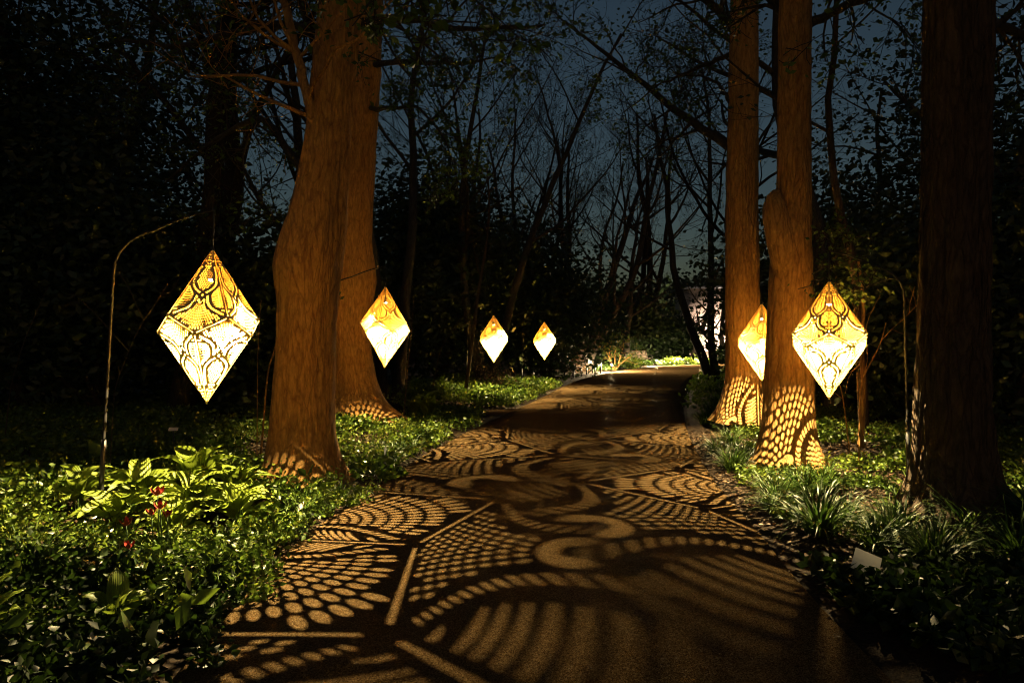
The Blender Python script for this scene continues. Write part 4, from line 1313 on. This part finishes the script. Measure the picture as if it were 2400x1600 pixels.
for i_, (dx, dy, D, lb, s) in enumerate([(362, 1136, 4.95, 'topmost red tulip in front of the hostas', 1.25), (368, 1168, 4.85, 'red tulip just below the topmost one', 1.15), (348, 1182, 4.75, 'dark red tulip left of the lower pair', 1.0),
        (384, 1186, 4.7, 'small dark red tulip at the right of the group', 0.95), (290, 1206, 4.7, 'dark red tulip standing apart at the left of the group', 1.1), (296, 1258, 4.5, 'lowest dark red tulip in shadow', 1.0)]):
    tulip(dx, dy, D, lb, i_, s)
# small yellow and white blooms
def bloom(dx, dy, D, mat, label, s):
    p = at(dx, dy, D); z0 = gz(p.x, p.y)
    root = tag(empty('small_bloom', (p.x, p.y, z0)), label, 'flower', 'small blooms in the left bed')
    b = MB(); b.tube([(0, 0, -0.02), (0.01, 0, (p.z - z0) * 0.5), (0, 0, p.z - z0)], 0.003, 5)
    b.build('stem', M_STEM, root)
    for k in range(5):
        b = MB(); a = k * R(72)
        b.add([(0, 0, 0), (0.5 * s, 0.35 * s, 0.1 * s), (s, 0, 0.2 * s), (0.5 * s, -0.35 * s, 0.1 * s)], Q=[[0, 1, 2, 3]])
        b.build('petal', mat, root, True, (0, 0, p.z - z0), (0, R(-12), a))
bloom(158, 1076, 6.2, M_YELLOW, 'yellow bloom left of the crook pole foot', 0.035)
bloom(176, 1083, 6.1, M_YELLOW, 'smaller yellow bloom beside its yellow neighbour', 0.028)
M_WHITE = mat_simple('white_petal', (0.62, 0.56, 0.5), 0.5, 0, 0.1, 30.0)
bloom(212, 1192, 4.9, M_WHITE, 'pale white bloom left of the red tulips', 0.04)
bloom(198, 1200, 4.85, M_WHITE, 'smaller white bloom beside the pale one', 0.03)

# ------------------------------------------------------------------ plant labels
def plant_label(centre, w, h, rot, label):
    c = Vector(centre)
    z0 = gz(c.x, c.y)
    root = tag(empty('plant_label', (c.x, c.y, z0)), label, 'plant label', 'blank plant labels on stakes')
    bm = bmesh.new()
    bmesh.ops.create_cube(bm, size=1.0)
    bmesh.ops.scale(bm, vec=(w, h, 0.004), verts=bm.verts)
    bmesh.ops.bevel(bm, geom=bm.edges[:], offset=0.0012, segments=2, affect='EDGES')
    me = bpy.data.meshes.new('plate'); bm.to_mesh(me); bm.free()
    link('plate', me, M_SIGN, root, (0, 0, c.z - z0), rot)
    b = MB(); b.tube([(0.0, 0.03, -0.1), (0, 0.02, (c.z - z0) * 0.5), (0, 0.006, c.z - z0 - 0.004)], 0.005, 6)
    b.build('stake', M_BLACK, root)
plant_label(at(1990, 1292, 4.5), 0.165, 0.215, (R(62), R(0), 0), 'blank cream plant label tilted on its corner in the right bed')
bpy.data.objects['plate'].rotation_euler = (Matrix.Rotation(R(8), 3, 'Z') @ Matrix.Rotation(R(30), 3, 'X') @ Matrix.Rotation(R(-40), 3, 'Z')).to_euler()
plant_label(at(14, 1385, 4.3), 0.10, 0.13, (R(58), R(25), 0), 'pale plant label cut by the left edge of the view')
plant_label(at(398, 985, 7.6), 0.10, 0.05, (R(40), 0, R(10)), 'tiny dark plant label behind the hostas')

# ------------------------------------------------------------------ benches
def bench(loc, rz, label, L=1.7):
    root = tag(empty('park_bench', loc, rz), label, 'bench', 'benches beside the far path')
    for k in range(5):                      # seat slats: bench faces +x, length along y
        b = MB(); b.box((-0.2 + 0.1 * k, 0, 0.43), (0.082, L, 0.03)); b.build('seat_slat', M_WOOD, root, False)
    for k in range(5):
        b = MB()
        b.box((0, 0, 0), (0.028, L, 0.078), None)
        b.build('back_slat', M_WOOD, root, False, (-0.29 - 0.028 * k, 0, 0.52 + 0.098 * k), (0, R(-15), 0))
    for sy in (-1, 1):
        y = sy * (L / 2 - 0.12)
        for x in (-0.22, 0.2):
            b = MB(); b.box((x, y, 0.205), (0.06, 0.06, 0.41)); b.build('leg', M_BLACK, root, False)
        b = MB(); b.tube([(-0.25, y, 0.40), (-0.31, y, 0.62), (-0.43, y, 1.0)], 0.024, 6); b.build('back_post', M_BLACK, root)
        b = MB(); b.tube([(-0.36, y, 0.68), (0.0, y, 0.69), (0.2, y, 0.66), (0.22, y, 0.42)], 0.02, 6); b.build('arm_rest', M_BLACK, root)
    return root
bench((4.05, 33.7, gz(4.05, 33.7)), R(-18), 'dark bench beside the first path light, seen end-on')
bench((2.75, 30.6, gz(2.75, 30.6)), R(-18), 'nearest dark bench, left of its end-on neighbour')
bench((9.0, 47.0, 0), R(-50), 'farthest bench with pale lit back slats behind the second path light')

# ------------------------------------------------------------------ path lights
pl_d = bpy.data.lights.new('path_light_lamp', 'POINT')
pl_d.energy = 3200.0; pl_d.color = (1.0, 0.76, 0.42); pl_d.shadow_soft_size = 0.035
M_PL = mat_emit('path_light_glass', (1.0, 0.9, 0.65), 160.0)
def path_light(x, y, label, e=1.0):
    z = gz(x, y)
    root = tag(empty('path_light', (x, y, z)), label, 'path light', 'small path lights at the far bend')
    b = MB(); b.tube([(0, 0, -0.05), (0, 0, 0.34)], 0.02, 8); b.build('post', M_BLACK, root)
    b = MB(); b.lathe([(0.0, 0.53), (0.06, 0.52), (0.15, 0.475), (0.15, 0.468), (0.0, 0.50)], 14); b.build('hood', M_BLACK, root)
    b = MB(); b.lathe([(0.0, 0.34), (0.03, 0.343), (0.05, 0.37), (0.045, 0.40), (0.0, 0.41)], 10); b.build('lamp_glass', M_PL, root)
    lo = bpy.data.objects.new('lamp', pl_d); COL.objects.link(lo); lo.parent = root; lo.location = (0, 0, 0.45)
path_light(5.2, 35.6, 'path light in front of the small lit shrub, beside the dark bench')
path_light(9.35, 44.2, 'path light in front of the farthest bench')
path_light(11.2, 46.3, 'path light right of the farthest bench')
path_light(12.95, 46.9, 'rightmost path light, among bright leaves at the far bend')

# small lit multi-stemmed shrub behind the first path light
def lit_shrub(x, y, h, seed, label):
    root = tag(empty('small_tree', (x, y, gz(x, y) - 0.03)), label, 'shrub')
    t = Tree(seed)
    for k in range(5):
        a = k * 1.25 + 0.3
        t.grow((x + .05 * math.cos(a), y + .05 * math.sin(a), gz(x, y) - .03), (0.55 * math.cos(a), 0.55 * math.sin(a), 1), h * t.rng.uniform(.7, 1), 0.035, 0, 2, 0.7, (4, 6), 0.1, 0.12, 0.5, 0.3)
    t.wood('stems', M_BARK_A, root).location = -root.location
    t.leaves('foliage', M_TREELEAF, root, per=2.0, size=0.11, jit=0.1).location = -root.location
lit_shrub(5.75, 38.2, 2.3, 61, 'small pale-stemmed shrub lit from below by the first path light')
shrub('bright yellow-green clump by the rightmost path light', 1600, 47.6, 1.5, 0.6, 300, 900, 0.16, M_COVER, None, name='leafy_clump')
shrub('low bright clump between the far path lights', 1545, 46.6, 1.6, 0.5, 301, 900, 0.16, M_COVER, None, name='leafy_clump')
shrub('low green clump right of the small lit shrub', 1450, 40.5, 1.6, 0.7, 302, 900, 0.14, M_COVER, None, name='leafy_clump')
shrub('dry brown twiggy bush under the small sapling lantern', 1130, 20.5, 1.7, 0.8, 303, 700, 0.07, M_LITTER, None, name='dry_bush')
shrub('dry reedy bush behind the nearest dark bench', 1322, 35.5, 1.6, 1.1, 304, 700, 0.14, M_LITTER, None, name='dry_bush')

# ------------------------------------------------------------------ far building, lit by a floodlight
bl = empty('garden_building', (20.4, 62, 0))
tag(bl, 'pale pinkish lit wall of a far building behind trees', 'building')
b = MB(); b.box((0, 3, 3.2), (8.4, 6, 6.4)); b.build('wall', M_WALL, bl, False)
b = MB(); b.box((0, 3, 6.55), (9.0, 6.6, 0.3)); rf = b.build('roof', M_BLACK, bl, False)
b = MB(); b.box((0.0, -0.02, 0.35), (8.44, 0.06, 0.7)); b.build('plinth', M_WOOD, bl, False)
for k, x in enumerate((1.2, 3.0)):
    b = MB(); b.box((x, -0.01, 2.6), (1.0, 0.05, 1.9)); w_ = b.build('window', M_BLACK, bl, False)
fl = tag(empty('floodlight', (17.6, 57.5, 0)), 'ground floodlight below the far pale wall', 'floodlight')
b = MB(); b.box((0, 0, 0.15), (0.3, 0.16, 0.22)); b.build('housing', M_BLACK, fl, False)
b = MB(); b.tube([(0, 0, -0.05), (0, 0, 0.06)], 0.03, 8); b.build('foot', M_BLACK, fl)
fd = bpy.data.lights.new('flood', 'SPOT'); fd.energy = 9000; fd.color = (1.0, 0.78, 0.6); fd.spot_size = R(120); fd.spot_blend = 0.6; fd.shadow_soft_size = 0.1
fo = bpy.data.objects.new('lamp', fd); COL.objects.link(fo); fo.parent = fl; fo.location = (0, 0.14, 0.35); fo.rotation_euler = (R(112), 0, R(-8))

# glowing faceted shape near the wall
bm = bmesh.new(); bmesh.ops.create_icosphere(bm, subdivisions=1, radius=0.5)
me = bpy.data.meshes.new('shade'); bm.to_mesh(me); bm.free()
g = tag(empty('faceted_lantern', at(1606, 781, 50)), 'pale yellow glowing faceted shape before the far wall', 'lantern')
link('shade', me, mat_emit('glowing_shade', (1.0, 0.86, 0.5), 1.3), g, (0, 0, 0), (0.3, 0.2, 0.1))
b = MB(); b.tube([(0, 0, -g.location.z), (0, 0, -0.4)], 0.025, 8); b.build('stand', M_BLACK, g)
# tiny far lamp
g = tag(empty('lamp_post', (11.2, 61, 0)), 'tiny white far-off lamp above the dark shrubs', 'lamp')
b = MB(); b.tube([(0, 0, -0.1), (0, 0, 1.8)], 0.04, 8); b.build('post', M_BLACK, g)
b = MB(); b.lathe([(0, 1.98), (0.07, 1.94), (0.08, 1.86), (0, 1.8)], 10); b.build('lamp_glass', mat_emit('far_lamp_glass', (0.9, 0.95, 1.0), 3.0), g)
